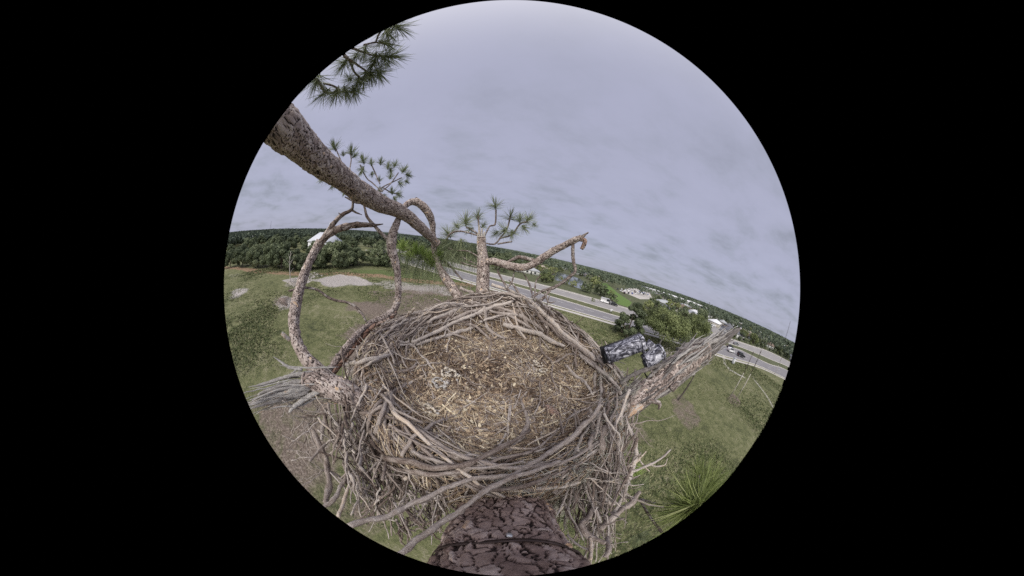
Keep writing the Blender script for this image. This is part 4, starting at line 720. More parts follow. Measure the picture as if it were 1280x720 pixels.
for k in range(900):
    while True:
        x, y = random.uniform(680, 800), random.uniform(440, 680)
        if polyd(np.array([[x, y]]), [(745, 455), (800, 480), (795, 540), (770, 620), (740, 660), (690, 640), (720, 560), (750, 510)])[0] > 0: break
    d = (onnest(x, y, .05) or 1.05)+random.uniform(-.02, .05); d = min(d, 1.35); p = at(x, y, d); w_ = np.cumsum(rng.normal(0, .009, (7, 3)), 0); w_[:, 2] -= np.linspace(0, random.uniform(.01, .09), 7)
    mb.tube(p+w_, random.choice((.0009, .0013, .0018)), 4, random.uniform(.3, 1), 0, False)
inn(mb.build('lichen_strands', M['lichen'], kind='stuff'))
# pale leaf flakes
def flakes(n, tmax, s0, s1, name, cx=0., cy=0., spread=None, hi=1.):
    if spread is None: phi = rng.uniform(0, 2*np.pi, n); t = tmax*np.sqrt(rng.random(n)); x = RX(t, phi); y = RY(t, phi)
    else: x = rng.normal(cx, spread, n); y = rng.normal(cy, spread, n)
    s = rng.uniform(s0, s1, n); a = rng.uniform(0, 6.28, n); tl = rng.normal(0, .5, (n, 2)); g = np.array([(-1, -.1), (-.5, .5), (.3, .45), (1, .05), (.4, -.5), (-.4, -.45)])
    L_ = g[None]*s[:, None, None]*(.75+.5*rng.random((n, 6, 2))); ca, sa = np.cos(a)[:, None], np.sin(a)[:, None]
    X_ = L_[..., 0]*ca-L_[..., 1]*sa; Y_ = L_[..., 0]*sa+L_[..., 1]*ca; Z_ = tl[:, :1]*X_+tl[:, 1:]*Y_+.35*(X_**2+Y_**2)/s[:, None]
    P = np.stack([x[:, None]+X_, y[:, None]+Y_, zn(x, y)[:, None]+.012+np.abs(Z_)], -1); F = (np.arange(n)[:, None, None]*6+np.array([[0, 1, 2, 5], [5, 2, 3, 4]])[None]).reshape(-1, 4)
    return MB().add(P.reshape(-1, 3), F, None, np.repeat(rng.uniform(.45, hi, n), 6))
inn(flakes(1900, .82, .004, .015, 'f', hi=1.).build('leaf_flakes', M['straw'], kind='stuff'))
inn(flakes(160, .7, .012, .024, 'f', hi=1.05).build('leaf_flakes', M['straw'], kind='stuff'))
lm = flatmat('pale_scrap', (.56, .5, .42), .8, .35, 40); lg = flatmat('grey_scrap', (.42, .40, .38), .85, .35, 40)
def scrap(px, py, r, label, pale, name='leaf_scrap', cat='dry leaf', n=26, ring=True):
    d = onnest(px, py, .01); c = at(px, py, d); mb = MB()
    for k in range(n):                                  # curled, overlapping leathery strips round a small dark hollow
        a = random.uniform(0, 6.28); q = r*random.uniform(.35, 1.0); ph_ = np.linspace(0, random.uniform(.3, 1.0), 7)+a; hz = random.uniform(.0, .025); wd_ = random.uniform(.005, .013)
        P = np.c_[c[0]+np.cos(ph_)*q, c[1]+np.sin(ph_)*q*.8, np.full(7, c[2]+.004+hz)+.008*np.sin(np.linspace(0, 3.1, 7))]; mb.tube(P, wd_*np.sin(np.linspace(.4, 2.8, 7)), 6, random.random(), .4, flat=.4, mi=0 if random.random() < pale else 1)
    mb.build(name, [lm, lg], smooth=True, label=label, category=cat)
scrap(564, 470, .07, 'large pale curled leaf scrap left of the middle of the nest lining', .8)
scrap(549, 482, .06, 'grey crumpled leaf scrap lying just below the pale one at left of the nest lining', .25)
scrap(672, 457, .05, 'small yellowish curled leaf scrap right of the middle of the nest', .9, n=16)
scrap(677, 466, .045, 'thin ring-shaped husk beside the yellowish leaf scrap right of the middle of the nest', .7, 'husk', 'husk', 12)
scrap(536, 517, .05, 'orange-tan curled husk with a dark hollow in the lower left of the nest lining', .9, 'husk', 'husk', 18)
d = onnest(690, 515, .02); c = at(690, 515, d); mb = MB(); s_ = np.linspace(-.06, .06, 16); dirv = (at(706, 524, d)-at(678, 500, d)); dirv /= np.linalg.norm(dirv)
mb.tube(c+dirv*s_[:, None], .021*np.sin(np.linspace(.35, 2.9, 16))**.7, 14, .3, .1)
for k in range(90):
    u = random.uniform(-.055, .055); a = random.uniform(0, 6.28); q = .021*math.sin(.35+(u+.06)/.12*2.55)**.7; sd = np.cross(dirv, [0, 0, 1.]); sd /= np.linalg.norm(sd); up_ = np.cross(sd, dirv); nrm = sd*math.cos(a)+up_*math.sin(a); p = c+dirv*u+nrm*q
    mb.tube([p, p+nrm*.006+dirv*.007], [.006, .003], 5, .45, 0)
mb.build('pine_cone', M['bark_red'], label='dark brown closed pine cone lying in the right of the nest lining', category='pine cone')
# jawbone-like pale jagged bone at the near left rim
d = onnest(492, 622, .05) or .95; P = np.array([at(x, y, d*.97) for x, y in ((483, 622), (489, 627), (497, 629), (505, 628), (512, 624))]); mb = MB().tube(smoothline(P, 14), .007*np.sin(np.linspace(.5, 2.8, 14)), 8, .5, .2)
for k in range(7): q = P[0]*(1-k/6)+P[-1]*(k/6); q = smoothline(P, 7)[k]; mb.tube([q, q+np.array([0, 0, .016])], [.003, .0006], 5)
mb.build('bone', lm, smooth=True, label='pale curved bone with small teeth on the near left rim of the nest', category='bone')

# ------------------------------------------------------------------ strap round the trunk, camera casings
def prj(P):
    d = np.asarray(P)-EYE; d = d/np.linalg.norm(d); a_, b_ = d@RT, d@UP; q_ = math.acos(d@FW)/(math.pi/2)*360/math.hypot(a_, b_); return 640+a_*q_, 360-b_*q_
def sky(k):
    ax_ = tp[k+2, :3]-tp[k-2, :3]; ax_ /= np.linalg.norm(ax_); v = EYE-tp[k, :3]; v = v-ax_*(v@ax_); v /= np.linalg.norm(v); return abs(prj(tp[k, :3]+v*(tp[k, 3]+.02))[1]-676)
k_ = min([k for k in range(3, len(tp)-3) if 12.4 < tp[k, 2] < 14.2], key=sky); c = tp[k_, :3]; ax = tp[k_+2, :3]-tp[k_-2, :3]; ax /= np.linalg.norm(ax)
sd = np.cross(ax, [0, 0, 1.]); sd /= np.linalg.norm(sd); nn = np.cross(sd, ax); ph_ = np.linspace(0, 2*np.pi, 97)[:-1]; mb = MB(); q = tp[k_, 3]+.015
ring_ = np.array([c+(sd*math.cos(a)+nn*math.sin(a))*(q+.004*math.sin(5*a))+ax*(.012*math.sin(2*a+1)) for a in ph_]); cr = [(-.007, .0), (.007, .0), (.007, .003), (-.007, .003)]
V = []
for a, p in zip(ph_, ring_):
    o_ = sd*math.cos(a)+nn*math.sin(a); V += [p+ax*u+o_*v for u, v in cr]
V = np.array(V); i = np.arange(96)[:, None]*4; j = np.arange(4)[None]; F = np.stack([i+j, i+(j+1) % 4, (i+4) % 384+(j+1) % 4, (i+4) % 384+j], -1).reshape(-1, 4)
st = MB().add(V, F).build('steel_strap', M['strap'], smooth=False, label='dark rusty steel band strapped round the thick pine trunk', category='strap')
o_ = nn if nn@(EYE-c) > 0 else -nn; bk = MB().box(c+o_*(q+.008)-sd*.05, np.array([.007, .009, .004]), np.stack([sd, ax, o_], 1), .002).build('buckle', flatmat('bright_steel', (.55, .56, .58), .35, .2, 30, .7), st)

def frame_of(p, q, roll=0.):
    x = (q-p)/np.linalg.norm(q-p); v = (p+q)/2-EYE; v /= np.linalg.norm(v); z = -v-x*(-v@x); z /= np.linalg.norm(z); y = np.cross(z, x)
    y, z = y*math.cos(roll)+z*math.sin(roll), z*math.cos(roll)-y*math.sin(roll); return np.stack([x, y, z], 1)
def casing(p, q, w_, h_, label, name, hood=True):
    root = empty(name, label, 'camera', (p+q)/2); F3 = frame_of(p, q, .35); c = (p+q)/2; L_ = np.linalg.norm(q-p)/2; inv = Matrix.Translation([-float(v) for v in c])
    def add(mb, nm, mt, sm_=False): o = mb.build(nm, mt, root, smooth=sm_); o.matrix_parent_inverse = inv; return o
    # D-section body: flat back, rounded belly
    n = 18; a = np.linspace(-.15, math.pi+.15, n); sec = np.c_[np.cos(a)*w_, np.sin(a)*h_*1.1-h_*.3]; sec = np.vstack([sec, [(-w_, -h_*.9), (w_, -h_*.9)]]); m_ = len(sec); xs = np.array([-1, -.985, -.93, 0, .93, .985, 1])*L_; sc_ = [.9, .97, 1, 1, 1, .97, .9]
    V = np.array([F3@np.array([x, s*u, s*v])+c for x, s in zip(xs, sc_) for u, v in sec]); i = np.arange(len(xs)-1)[:, None]*m_; j = np.arange(m_)[None]; k = (j+1) % m_
    F = np.stack([i+j, i+k, i+m_+k, i+m_+j], -1).reshape(-1, 4); V = np.vstack([V, F3@np.array([-L_, 0, 0])+c, F3@np.array([L_, 0, 0])+c]); e0 = len(V)-2; jj = np.arange(m_)
    F = np.vstack([F, np.stack([(jj+1) % m_, jj, np.full(m_, e0), np.full(m_, e0)], -1), np.stack([6*m_+jj, 6*m_+(jj+1) % m_, np.full(m_, e0+1), np.full(m_, e0+1)], -1)])
    add(MB().add(V, F), 'housing', M['casing'])
    if hood: add(MB().box(c+F3@np.array([-.012, 0, -h_*.98]), np.array([L_*1.1, w_*1.12, .004]), F3, .002), 'sun_shield', M['dark'])
    add(MB().tube([c+F3@np.array([-L_-.001, 0, .0]), c+F3@np.array([-L_-.012, 0, 0])], [h_*.5, h_*.46], 20, .5), 'lens_window', M['glass'])
    return root, F3
r1, F1_ = casing(at(758, 446, 1.36), at(805, 428, 1.42), .062, .055, 'larger mottled grey and white camera casing beyond the nest rim at right', 'camera_casing')
r2, F2_ = casing(at(806, 454, 1.40), at(829, 439, 1.44), .058, .055, 'smaller mottled camera casing touching the broken limb, right of the larger one', 'camera_casing', False)
for rr_, fr, (p_, q_) in ((r1, F1_, (at(758, 446, 1.36), at(805, 428, 1.42))), (r2, F2_, (at(806, 454, 1.40), at(829, 439, 1.44)))):
    c = (p_+q_)/2; L_ = np.linalg.norm(q_-p_)/2; a = np.linspace(-.2, math.pi+.2, 15)
    for e in (-.86, .8):
        mb = MB(); mb.tube([c+fr@np.array([e*L_, np.cos(t)*.0625, np.sin(t)*.061-.0165]) for t in a], .0022, 6)
        o = mb.build('seam_band', M['dark'], rr_); o.matrix_parent_inverse = Matrix.Translation([-float(v) for v in c])
mb = MB().tube(smoothline([at(803, 430, 1.45), at(812, 447, 1.5), at(806, 466, 1.42), at(814, 478, 1.38), at(800, 492, 1.3)], 30), .0055, 8); mb.build('cable', M['dark'], smooth=True, label='thin black cable looping from the camera casings down to the broken limb', category='cable')
mb = MB().box(at(806, 432, 1.43), np.array([.03, .022, .03]), frame_of(at(800, 425, 1.42), at(812, 442, 1.42)), .006); mb.tube([at(800, 436, 1.44), at(812, 446, 1.43), at(820, 452, 1.46), at(826, 465, 1.56)], .013, 12); mb.tube([at(808, 428, 1.42), at(817, 436, 1.42)], .03, 14)
mb.build('camera_bracket', M['casing'], smooth=False, label='stubby mottled bracket and arm joining the two camera casings to the broken limb', category='bracket')

# ------------------------------------------------------------------ background trees
def crown_mesh(name, clumps, leaf, per, mat, seed, dead=0):
    r_ = np.random.default_rng(seed); V = []; T = []
    for c, r in clumps:
        n = int(per*(r/1.)**1.6); d = r_.normal(size=(n, 3)); d /= np.linalg.norm(d, axis=1)[:, None]; q = r*(.55+.5*r_.random(n)**.6); p = np.asarray(c)+d*q[:, None]*np.array([1, 1, .75])
        a = r_.normal(size=(n, 3)); nr_ = d+.45*a; a = np.cross(nr_, r_.normal(size=(n, 3))); a /= np.linalg.norm(a, axis=1)[:, None]; b_ = np.cross(nr_, a); b_ /= np.linalg.norm(b_, axis=1)[:, None]
        s = leaf*(.6+.8*r_.random(n))[:, None]; V.append(np.stack([p-a*s, p-b_*s*.6, p+a*s, p+b_*s*.6], 1)); ct = r_.normal(0, .17); T.append(np.clip(.45+ct+.22*d[:, 2]*0+r_.normal(0, .13, n), 0, 1))
    V = np.concatenate(V); T = np.repeat(np.concatenate(T), 4); n = len(V); return MB().add(V.reshape(-1, 3), np.arange(n*4).reshape(-1, 4), None, T)
def broadleaf(name, label, cat, h, w, mat, seed, leaf=.3, per=70, ncl=34, trunk_h=.22, group=None, style='dome', tmat='trunkfar', nlimb=7, rt=None):
    random.seed(seed); root = empty(name, label, cat, (0, 0, 0), 0, group); cl = []
    for k in range(ncl):
        for _ in range(20):
            x, y, z = random.uniform(-1, 1), random.uniform(-1, 1), random.uniform(0, 1)
            e = x*x+y*y+((z-.25)/.75)**2 if style == 'dome' else x*x+y*y+((z-.7)/.32)**2
            if .3 < e < 1: break
        r = w*random.uniform(.16, .27); cl.append(((x*w*.82, y*w*.82, h*trunk_h+z*(h*(1-trunk_h)-r)), r))
    crown_mesh(name, cl, leaf, per, mat, seed).build('crown', M[mat], root)
    mb = MB(); rt = rt or h*.028; mb.tube(smoothline([(0, 0, -.1), (.1*w*.1, 0, h*.15), (0, .02*w, h*trunk_h*1.2)], 8), np.linspace(rt*1.3, rt*.8, 8), 8, .5, .1)
    for k in range(nlimb):
        c, r = random.choice(cl); s = np.array([0, .02*w, h*trunk_h*random.uniform(.8, 1.2)]); m_ = (s+np.array(c))/2+np.array([0, 0, -.06*h]); mb.tube(smoothline([s, m_, c], 8), np.linspace(rt*.55, rt*.12, 8), 6, .5, .1)
    mb.build('trunk', M[tmat], root, smooth=True); reg(root); return root
oaks = [broadleaf('oak_tree', 'x', 'tree', 9, 6.2, 'oak', 11+k, .30, 120, 40, .17, 'oaks along the field edge') for k in range(4)]
ordn = ['first', 'second', 'third', 'fourth', 'fifth', 'sixth', 'seventh', 'eighth', 'ninth', 'tenth', 'eleventh', 'twelfth', 'thirteenth']
front = [(288, 334, .8), (303, 333, 1.0), (322, 333, 1.05), (338, 334, .95), (352, 336, 1.05), (368, 337, .88), (384, 337, .74), (398, 335, .74), (418, 335, 1.15), (432, 334, .95), (447, 332, .9), (471, 331.5, .95), (486, 333, .9)]
usedk = set()
def place(protos, k, loc, rz, s, label, group=None):
    o = protos[k]
    if k in usedk or id(protos) in () : return dup(o, loc, rz, s, label, group)
    return dup(o, loc, rz, s, label, group)
protos_all = list(oaks)
for k, (x, y, s) in enumerate(front):
    g_ = G(x, y); place(oaks, k % 4, g_, k*1.3, (s*1.0, s*1.0, s*random.uniform(.98, 1.15)), f'{ordn[k]} oak from the left in the front row along the dirt track', 'oaks along the field edge')
def side_of(a, b, p): return (b[0]-a[0])*(p[1]-a[1])-(b[1]-a[1])*(p[0]-a[0])
random.seed(5); placed = [G(x, y)[:2] for x, y, s in front]; n_ = 0; church = np.array([-104.5, 59.5])
for _ in range(4000):                                   # rows behind, up to the church and past it
    if n_ >= 120: break
    x, y = random.uniform(-300, 20), random.uniform(-30, 300)
    if side_of((-112, 0), (-52, 60), (x, y)) < 700 or math.hypot(x, y) > 330: continue
    if polyd(np.array([[x, y]]), np.vstack([N0[:4], F1[:4][::-1]]))[0] > -9 or y > 112+.1*x and y < 150 and x > -100 and random.random() < .6: continue
    if np.hypot(*(np.array((x, y))-church)) < 21: continue
    p = np.array([x, y])
    if min(np.hypot(*(p-q)) for q in placed) < 8.5+math.hypot(x, y)*.012: continue
    placed.append(p); n_ += 1
    place(oaks, n_ % 4, (x, y, 0), random.uniform(0, 6.28), random.uniform(.8, 1.2), 'dark green tree in the crowded wood behind the front row of oaks', 'trees of the wood behind the oaks')
for q in [(-40, 66.5), (-33, 70)]: placed.append(np.array(q))
shrubs = [broadleaf('roadside_tree', 'x', 'tree', 6, 3.6, 'yellowgreen', 31+k, .2, 85, 24, .12) for k in range(2)]; protos_all += shrubs
rs = [(652, 336), (662, 337), (672, 339), (682, 341), (690, 344), (742, 350), (745, 354), (738, 348), (700, 350), (716, 359), (706, 356), (752, 362), (764, 371), (640, 333), (628, 331), (615, 328)]
for k, (x, y) in enumerate(rs): g_ = G(x, y); placed.append(g_[:2]); place(shrubs, k % 2, g_, k, random.uniform(.75, 1.25)*(1.35 if k < 5 or 4 < k < 8 else .7), 'yellow green bushy tree between the highway and the pond', 'bushy trees by the pond')
g_ = G(741, 377); place(shrubs, 0, g_, 0, .32, 'small round bush alone on the grass median of the highway')
# trees right of the nest beside the road
dk = broadleaf('broad_tree', 'dense dark green tree behind the left camera casing beside the near road', 'tree', 10.2, 4.6, 'oak', 51, .2, 260, 46, .04, nlimb=5); dk.location = [float(v) for v in G(783, 420)]; dk.scale = (.93,)*3
pt = broadleaf('spreading_tree', 'wide spreading yellow green tree with bare pale lower limbs above the camera casings', 'tree', 11.2, 8.6, 'yellowgreen', 52, .17, 160, 80, .36, tmat='palewood', nlimb=30, rt=.2); pt.location = [40.5, 33.2, 0]
p2_ = broadleaf('spreading_tree', 'tall thin-trunked green tree on the far side of the car park behind the broken limb', 'tree', 11.5, 6.2, 'yellowgreen', 53, .18, 170, 44, .42, nlimb=10, rt=.17); p2_.location = [52, 30.5, 0]; p2_.rotation_euler = (0, 0, 2)
p3_ = broadleaf('spreading_tree', 'dark green tree right of the thin-trunked one, near the parked cars', 'tree', 13, 7, 'oak', 54, .22, 150, 40, .3, nlimb=10, rt=.2); p3_.location = [74, 43, 0]
brush = MB(); random.seed(3)
bc = np.array([36.5, 29.8, 0])
for k in range(150):
    a = random.uniform(0, 6.28); l = random.uniform(.8, 3.2); e = random.uniform(.1, .9); p = bc+np.array([random.gauss(0, 1.6), random.gauss(0, 1.6), .05]); s = np.linspace(0, 1, 7)[:, None]; P = p+np.array([math.cos(a)*l*math.cos(e), math.sin(a)*l*math.cos(e), l*math.sin(e)])*s; P[:, 2] -= .5*l*s[:, 0]**2*.5
    brush.tube(np.maximum(P, [-999, -999, .02]), np.linspace(.035, .008, 7), 5, random.random(), .2)
brush.build('brush_pile', M['palewood'], label='tangle of bare pale branches on the ground below the spreading tree', category='brush pile')
# palms and suburb trees
def palm(label, h, seed):
    random.seed(seed); root = empty('palm_tree', label, 'palm', (0, 0, 0)); MB().tube(smoothline([(0, 0, -.1), (.2, .05, h*.5), (.1, 0, h)], 12), np.linspace(.22, .15, 12), 8, .5, .1).build('trunk', M['trunkfar'], root, smooth=True); mb = MB()
    for k in range(26):
        a = random.uniform(0, 6.28); e = random.uniform(-.5, 1.2); s = np.linspace(0, 1, 7); L_ = 2.2; P = np.stack([np.cos(a)*np.cos(e)*s*L_, np.sin(a)*np.cos(e)*s*L_, h+np.sin(e)*s*L_-1.3*s*s], 1)+np.array([.1, 0, 0]); wv = np.array([-math.sin(a), math.cos(a), 0])*.28; i = np.arange(6); wt = np.sin(np.linspace(.3, 3.1, 7))[:, None]
        mb.add(np.vstack([P-wv*wt-[0, 0, .1], P, P+wv*wt-[0, 0, .1]]), np.vstack([np.stack([i, i+1, i+8, i+7], -1), np.stack([i+7, i+8, i+15, i+14], -1)]), None, random.random())
    mb.build('fronds', M['oak'], root); reg(root); return root
pl = palm('taller of two palms standing above the far suburb treeline', 17, 2); pl.location = (345, 190, 0); pl2 = dup(pl, (352, 186, 0), 1, .92, 'shorter of two palms standing above the far suburb treeline')

suburb = [broadleaf('suburb_tree', 'x', 'tree', 7, 4.6, 'oak' if k else 'yellowgreen', 71+k, .38, 60, 22, .12) for k in range(3)]; protos_all += suburb
# ------------------------------------------------------------------ buildings
wallc = [flatmat('cream_render', (.62, .58, .5)), flatmat('white_render', (.72, .72, .7)), flatmat('grey_render', (.45, .45, .46)), flatmat('tan_render', (.5, .42, .33))]
roofc = [('white', flatmat('white_roof', (.72, .72, .74))), ('grey', M['grey_roof']), ('brown', flatmat('brown_roof', (.2, .15, .12))), ('tan', flatmat('tan_roof', (.42, .36, .3))), ('dark grey', flatmat('dark_grey_roof', (.14, .14, .16)))]
def hip(mb, w, d, z, h, over=.5, hip_=.45):
    W, D = w/2+over, d/2+over; r = W-D*hip_*2 if W > D else .2; r = max(r, .3); V = [(-W, -D, z), (W, -D, z), (W, D, z), (-W, D, z), (-r, 0, z+h), (r, 0, z+h), (-W, -D, z-.2), (W, -D, z-.2), (W, D, z-.2), (-W, D, z-.2)]
    return mb.add(V, [(0, 1, 5, 4), (1, 2, 5, 5), (2, 3, 4, 5), (3, 0, 4, 4), (6, 7, 1, 0), (7, 8, 2, 1), (8, 9, 3, 2), (9, 6, 0, 3), (9, 8, 7, 6)])
def house(x, y, rz, w, d, k, label, group=None):
    root = empty('house', label, 'house', (x, y, 0), rz, group); wm = wallc[k % 4]; MB().box((0, 0, 1.45), (w/2, d/2, 1.5)).build('wall', wm, root)
    hip(MB(), w, d, 2.95, 2.).build('roof', roofc[k % 5][1], root); 
    for sx_ in (-.32, .02, .33) if math.hypot(x, y) < 260 else ():
        for e in (-1, 1): MB().box((w*sx_, e*(d/2+.02), 1.6), (.75, .04, .6)).build('window', M['glass'], root)
    MB().box((w*.18, -d/2-.03, 1.05), (.5, .04, 1.05)).build('door', M['dark'], root); return root
hs = []; random.seed(12); cols = [r[0] for r in roofc]; walln = ['cream', 'white', 'grey', 'tan']
far_poly = np.vstack([F1, [(400, -60)]])
def okb(x, y, m=14):
    p = np.array([[x, y]])
    return polyd(p, np.vstack([F1, [(240, -300), (-900, -300), (-900, 138)]]))[0] < -m and all(np.hypot(x-a, y-b) > 21 for a, b in hs) and polyd(p, gp((686, 338), (712, 342), (738, 354), (734, 364), (690, 354)))[0] < -8 and polyd(p, gp((750, 352), (812, 358), (820, 376), (780, 388)))[0] < -9
tries = [(667, 322.5), (676, 325), (655, 325.5), (648, 328), (688, 328), (694, 332), (702, 336), (712, 337), (728, 339), (737, 341), (724, 343.5), (716, 332), (706, 330), (750, 343), (765, 346), (775, 350), (788, 352), (800, 356), (760, 352), (772, 356), (784, 358), (655, 321), (940, 425), (930, 420), (950, 430), (960, 434), (920, 415), (910, 411), (900, 405), (936, 419), (946, 424)]
for (x, y) in tries:
    g_ = G(x, y)
    if g_[1] > -50 and okb(g_[0], g_[1], 8): hs.append((g_[0], g_[1]))
for _ in range(6000):
    if len(hs) >= 150: break
    a = R(random.uniform(-4, 92)); q = random.uniform(130, 520); x, y = q*math.cos(a), q*math.sin(a)
    if okb(x, y): hs.append((x, y))
for k, (x, y) in enumerate(hs):
    kk = random.choice((0, 1, 2, 3, 4, 6, 7, 8, 9, 11, 12, 13, 14, 16, 17, 18, 19, 2, 3, 13, 19)); house(x, y, random.choice((0, .3, -.6, 1.2)), random.uniform(14, 22), random.uniform(9, 13), kk, f'low {walln[kk % 4]} house under a {cols[kk % 5]} hipped roof in the suburb past the highway', f'{walln[kk % 4]} houses with {cols[kk % 5]} roofs')
# trees of the suburb
cnt = 0; sp = [np.array(h) for h in hs]
for _ in range(20000):
    if cnt >= 285: break
    a = R(random.uniform(-6, 98)); q = 60+420*random.random()**.9; x, y = q*math.cos(a), q*math.sin(a); p = np.array([[x, y]])
    if polyd(p, np.vstack([F1, [(240, -300), (-900, -300), (-900, 138)]]))[0] > -7 or min(np.hypot(*(p[0]-h)) for h in sp[:len(hs)]) < 9 or (len(sp) > len(hs) and min(np.hypot(*(p[0]-h)) for h in sp[len(hs):]) < 6): continue
    if polyd(p, gp((686, 338), (712, 342), (738, 354), (734, 364), (690, 354)))[0] > -2 or polyd(p, gp((750, 352), (812, 358), (820, 376), (780, 388)))[0] > -3: continue
    if polyd(p, [(112, 53), (100, 60), (150, 88), (230, 92), (215, 74), (152, 62), (134, 46.5)])[0] > -3 or polyd(p, [(200, 120), (225, 130), (400, 300), (250, 300), (190, 200)])[0] > 0: continue
    sp.append(p[0]); cnt += 1; place(suburb, cnt % 3, (x, y, 0), random.uniform(0, 6.28), random.uniform(.6, 1.1)*(1+q/1000), 'green tree among the house roofs of the suburb beyond the highway', 'trees of the suburb')
# hedge-like row of trees along the far side of the road at right
for k in range(12):
    t = k/11; x, y = 137+t*92, 47.5-t*40+random.uniform(-1, 1); place(suburb, k % 3, (x, y, 0), k, random.uniform(.3, .5), f'{ordn[k]} low tree from the left in the row lining the far side of the highway', 'row of low trees lining the far side of the highway')
for o in protos_all:                                    # prototypes themselves are not part of the place
    for ch in list(o.children): bpy.data.objects.remove(ch)
    bpy.data.objects.remove(o)
# far wood to the horizon: nobody could count it
def far_wood(n, r0, r1, a0, a1, name, s0=2.6, dens_gap=0.):
    r_ = np.random.default_rng(4); a = np.radians(r_.uniform(a0, a1, n)); q = r0*(r1/r0)**r_.random(n); x, y = q*np.cos(a), q*np.sin(a); k = fbm(np.stack([x, y, 0*x], 1), 1/120., 2) > dens_gap-1; x, y, q = x[k], y[k], q[k]; n = len(x); K = 34
    s = s0*(1+q/420); d = r_.normal(size=(n, K, 3)); d /= np.linalg.norm(d, axis=2)[..., None]; d[..., 2] = np.abs(d[..., 2])*1.1-.25
    c = np.stack([x, y, 4.2+r_.random(n)*3.2], 1); p = c[:, None]+d*np.stack([s*1.3, s*1.3, np.full(n, 3.6)], 1)[:, None]*(.8+.3*r_.random((n, K, 1)))
    u = r_.normal(size=(n, K, 3)); v = r_.normal(size=(n, K, 3)); z = (s*.34)[:, None, None]; u *= z*.8; v *= z*.55
    V = np.stack([p-u, p-v, p+u, p+v], 2); T = np.repeat(np.clip(np.repeat(r_.normal(.4, .16, n), K)+r_.normal(0, .12, n*K), 0, 1), 4)
    MB().add(V.reshape(-1, 3), np.arange(n*K*4).reshape(-1, 4), None, T).build(name, M['farwood'], kind='stuff')
far_wood(3600, 300, 4200, 95, 186, 'far_wood'); far_wood(3600, 560, 5200, -12, 96, 'far_wood', 3.0)
far_wood(520, 240, 330, 98, 184, 'far_wood', 2.4)
far_wood(900, 200, 560, -10, 92, 'suburb_greenery', 1.5, .95)
# church
ch = empty('church', 'large white church with grey hipped roof and thin white spire behind the oaks', 'church', (-104.5, 59.5, 0), R(28)); ch.scale = (.62, .62, 1.12)
MB().box((0, 0, 3.3), (15, 9, 3.4)).build('wall', M['white'], ch); hip(MB(), 30, 18, 6.6, 4.2, .8).build('roof', flatmat('pale_metal_roof', (.55, .57, .62), .5), ch)
MB().box((-1, -13, 2.3), (7, 4.6, 2.4)).build('porch', M['white'], ch); hip(MB().box((-1, -13, 4.5), (.1, .1, .1)), 14, 9.2, 4.7, 2., .5).build('porch_roof', M['grey_roof'], ch)
for x in (-10, -5, 5, 10):
    wf = MB().box((x, -9.03, 3.2), (.9, .05, 1.6)).tube([(x, -9.08, 4.8), (x, -8.98, 4.8)], .9, 16).build('window', M['glass'], ch)
mb = MB(); mb.box((4, 0, 10.6), (1.1, 1.1, 1.6)); mb.tube([(4, 0, 12.1), (4, 0, 16.5)], [1.1, .05], 8); mb.build('spire', M['white'], ch)
# long warehouses
for (x, y, w_, d_, rz, lb) in ((272, 232, 60, 26, R(-32), 'long flat white-roofed warehouse far beyond the trees right of the pond'), (330, 225, 30, 24, R(-32), 'white warehouse with a small raised section at the right end of the long one'), (-300, 40, 22, 14, R(60), 'small white-roofed building far off among trees at the left edge')):
    wr = empty('warehouse', lb, 'warehouse', (x, y, 0), rz); MB().box((0, 0, 3.6), (w_, d_, 3.7)).build('wall', wallc[2], wr); hip(MB(), w_*2, d_*2, 7.2, 1.2, .4, .98).build('roof', roofc[0][1], wr)
    for k in range(-3, 4, 2): MB().box((k*w_/4.2, -d_-.05, 2), (2.2, .06, 2)).build('loading_door', M['grey_roof'], wr)
# masts on the horizon
def mast(px, py0, h, r, label, dist):
    v = ray(px, py0); g_ = v[:2]/np.hypot(*v[:2])*dist; root = empty('radio_mast', label, 'mast', (g_[0], g_[1], 0)); mb = MB()
    for k in range(3): a = k*2.1; mb.tube([(r*math.cos(a), r*math.sin(a), 0), (r*.4*math.cos(a), r*.4*math.sin(a), h)], .12, 5)
    mb.build('mast_legs', M['pole'], root); mb = MB()
    for k in range(24):
        z = h*k/24; q = r*(1-.6*k/24); a = k*2.1; mb.tube([(q*math.cos(a), q*math.sin(a), z), (q*math.cos(a+2.1), q*math.sin(a+2.1), z+h/24)], .07, 4)
    mb.build('lattice', M['pole'], root)
mast(979, 431, 41, 1.2, 'tall thin lattice mast above the treeline at far right', 420)
mast(338, 287, 34, 3., 'squat grey lattice tower on the horizon at far left', 620)
# ------------------------------------------------------------------ dead trees and tall poles in the field
def snag(px, py, h, label, mat='palewood', r=.16, seed=1, lean=(.0, .0), nb=6, bl=1.5, name='dead_tree'):
    g_ = G(px, py); random.seed(seed); root = empty(name, label, 'dead tree', g_); n = 14; z = np.linspace(-.1, h, n); P = np.c_[lean[0]*z/h+.12*np.sin(z*.9), lean[1]*z/h+.1*np.cos(z*.7)-.1, z]; MB().tube(P, np.linspace(r, r*.3, n), 9, .5, .15).build('trunk', M[mat], root, smooth=True)
    for k in range(nb):
        i = random.randint(n//3, n-2); a = random.uniform(0, 6.28); l = bl*random.uniform(.4, 1); s = np.linspace(0, 1, 6); B_ = P[i]+np.stack([np.cos(a)*s*l, np.sin(a)*s*l, s*l*.9+.2*s*s], 1); MB().tube(B_, np.linspace(r*.4, r*.1, 6), 6, .5, .2).build('branch', M[mat], root, smooth=True)
snag(363, 353, 8.2, 'bare white forked dead tree in front of the oaks at left', 'palewood', .16, 4, (-.5, .6), 7, 1.7)
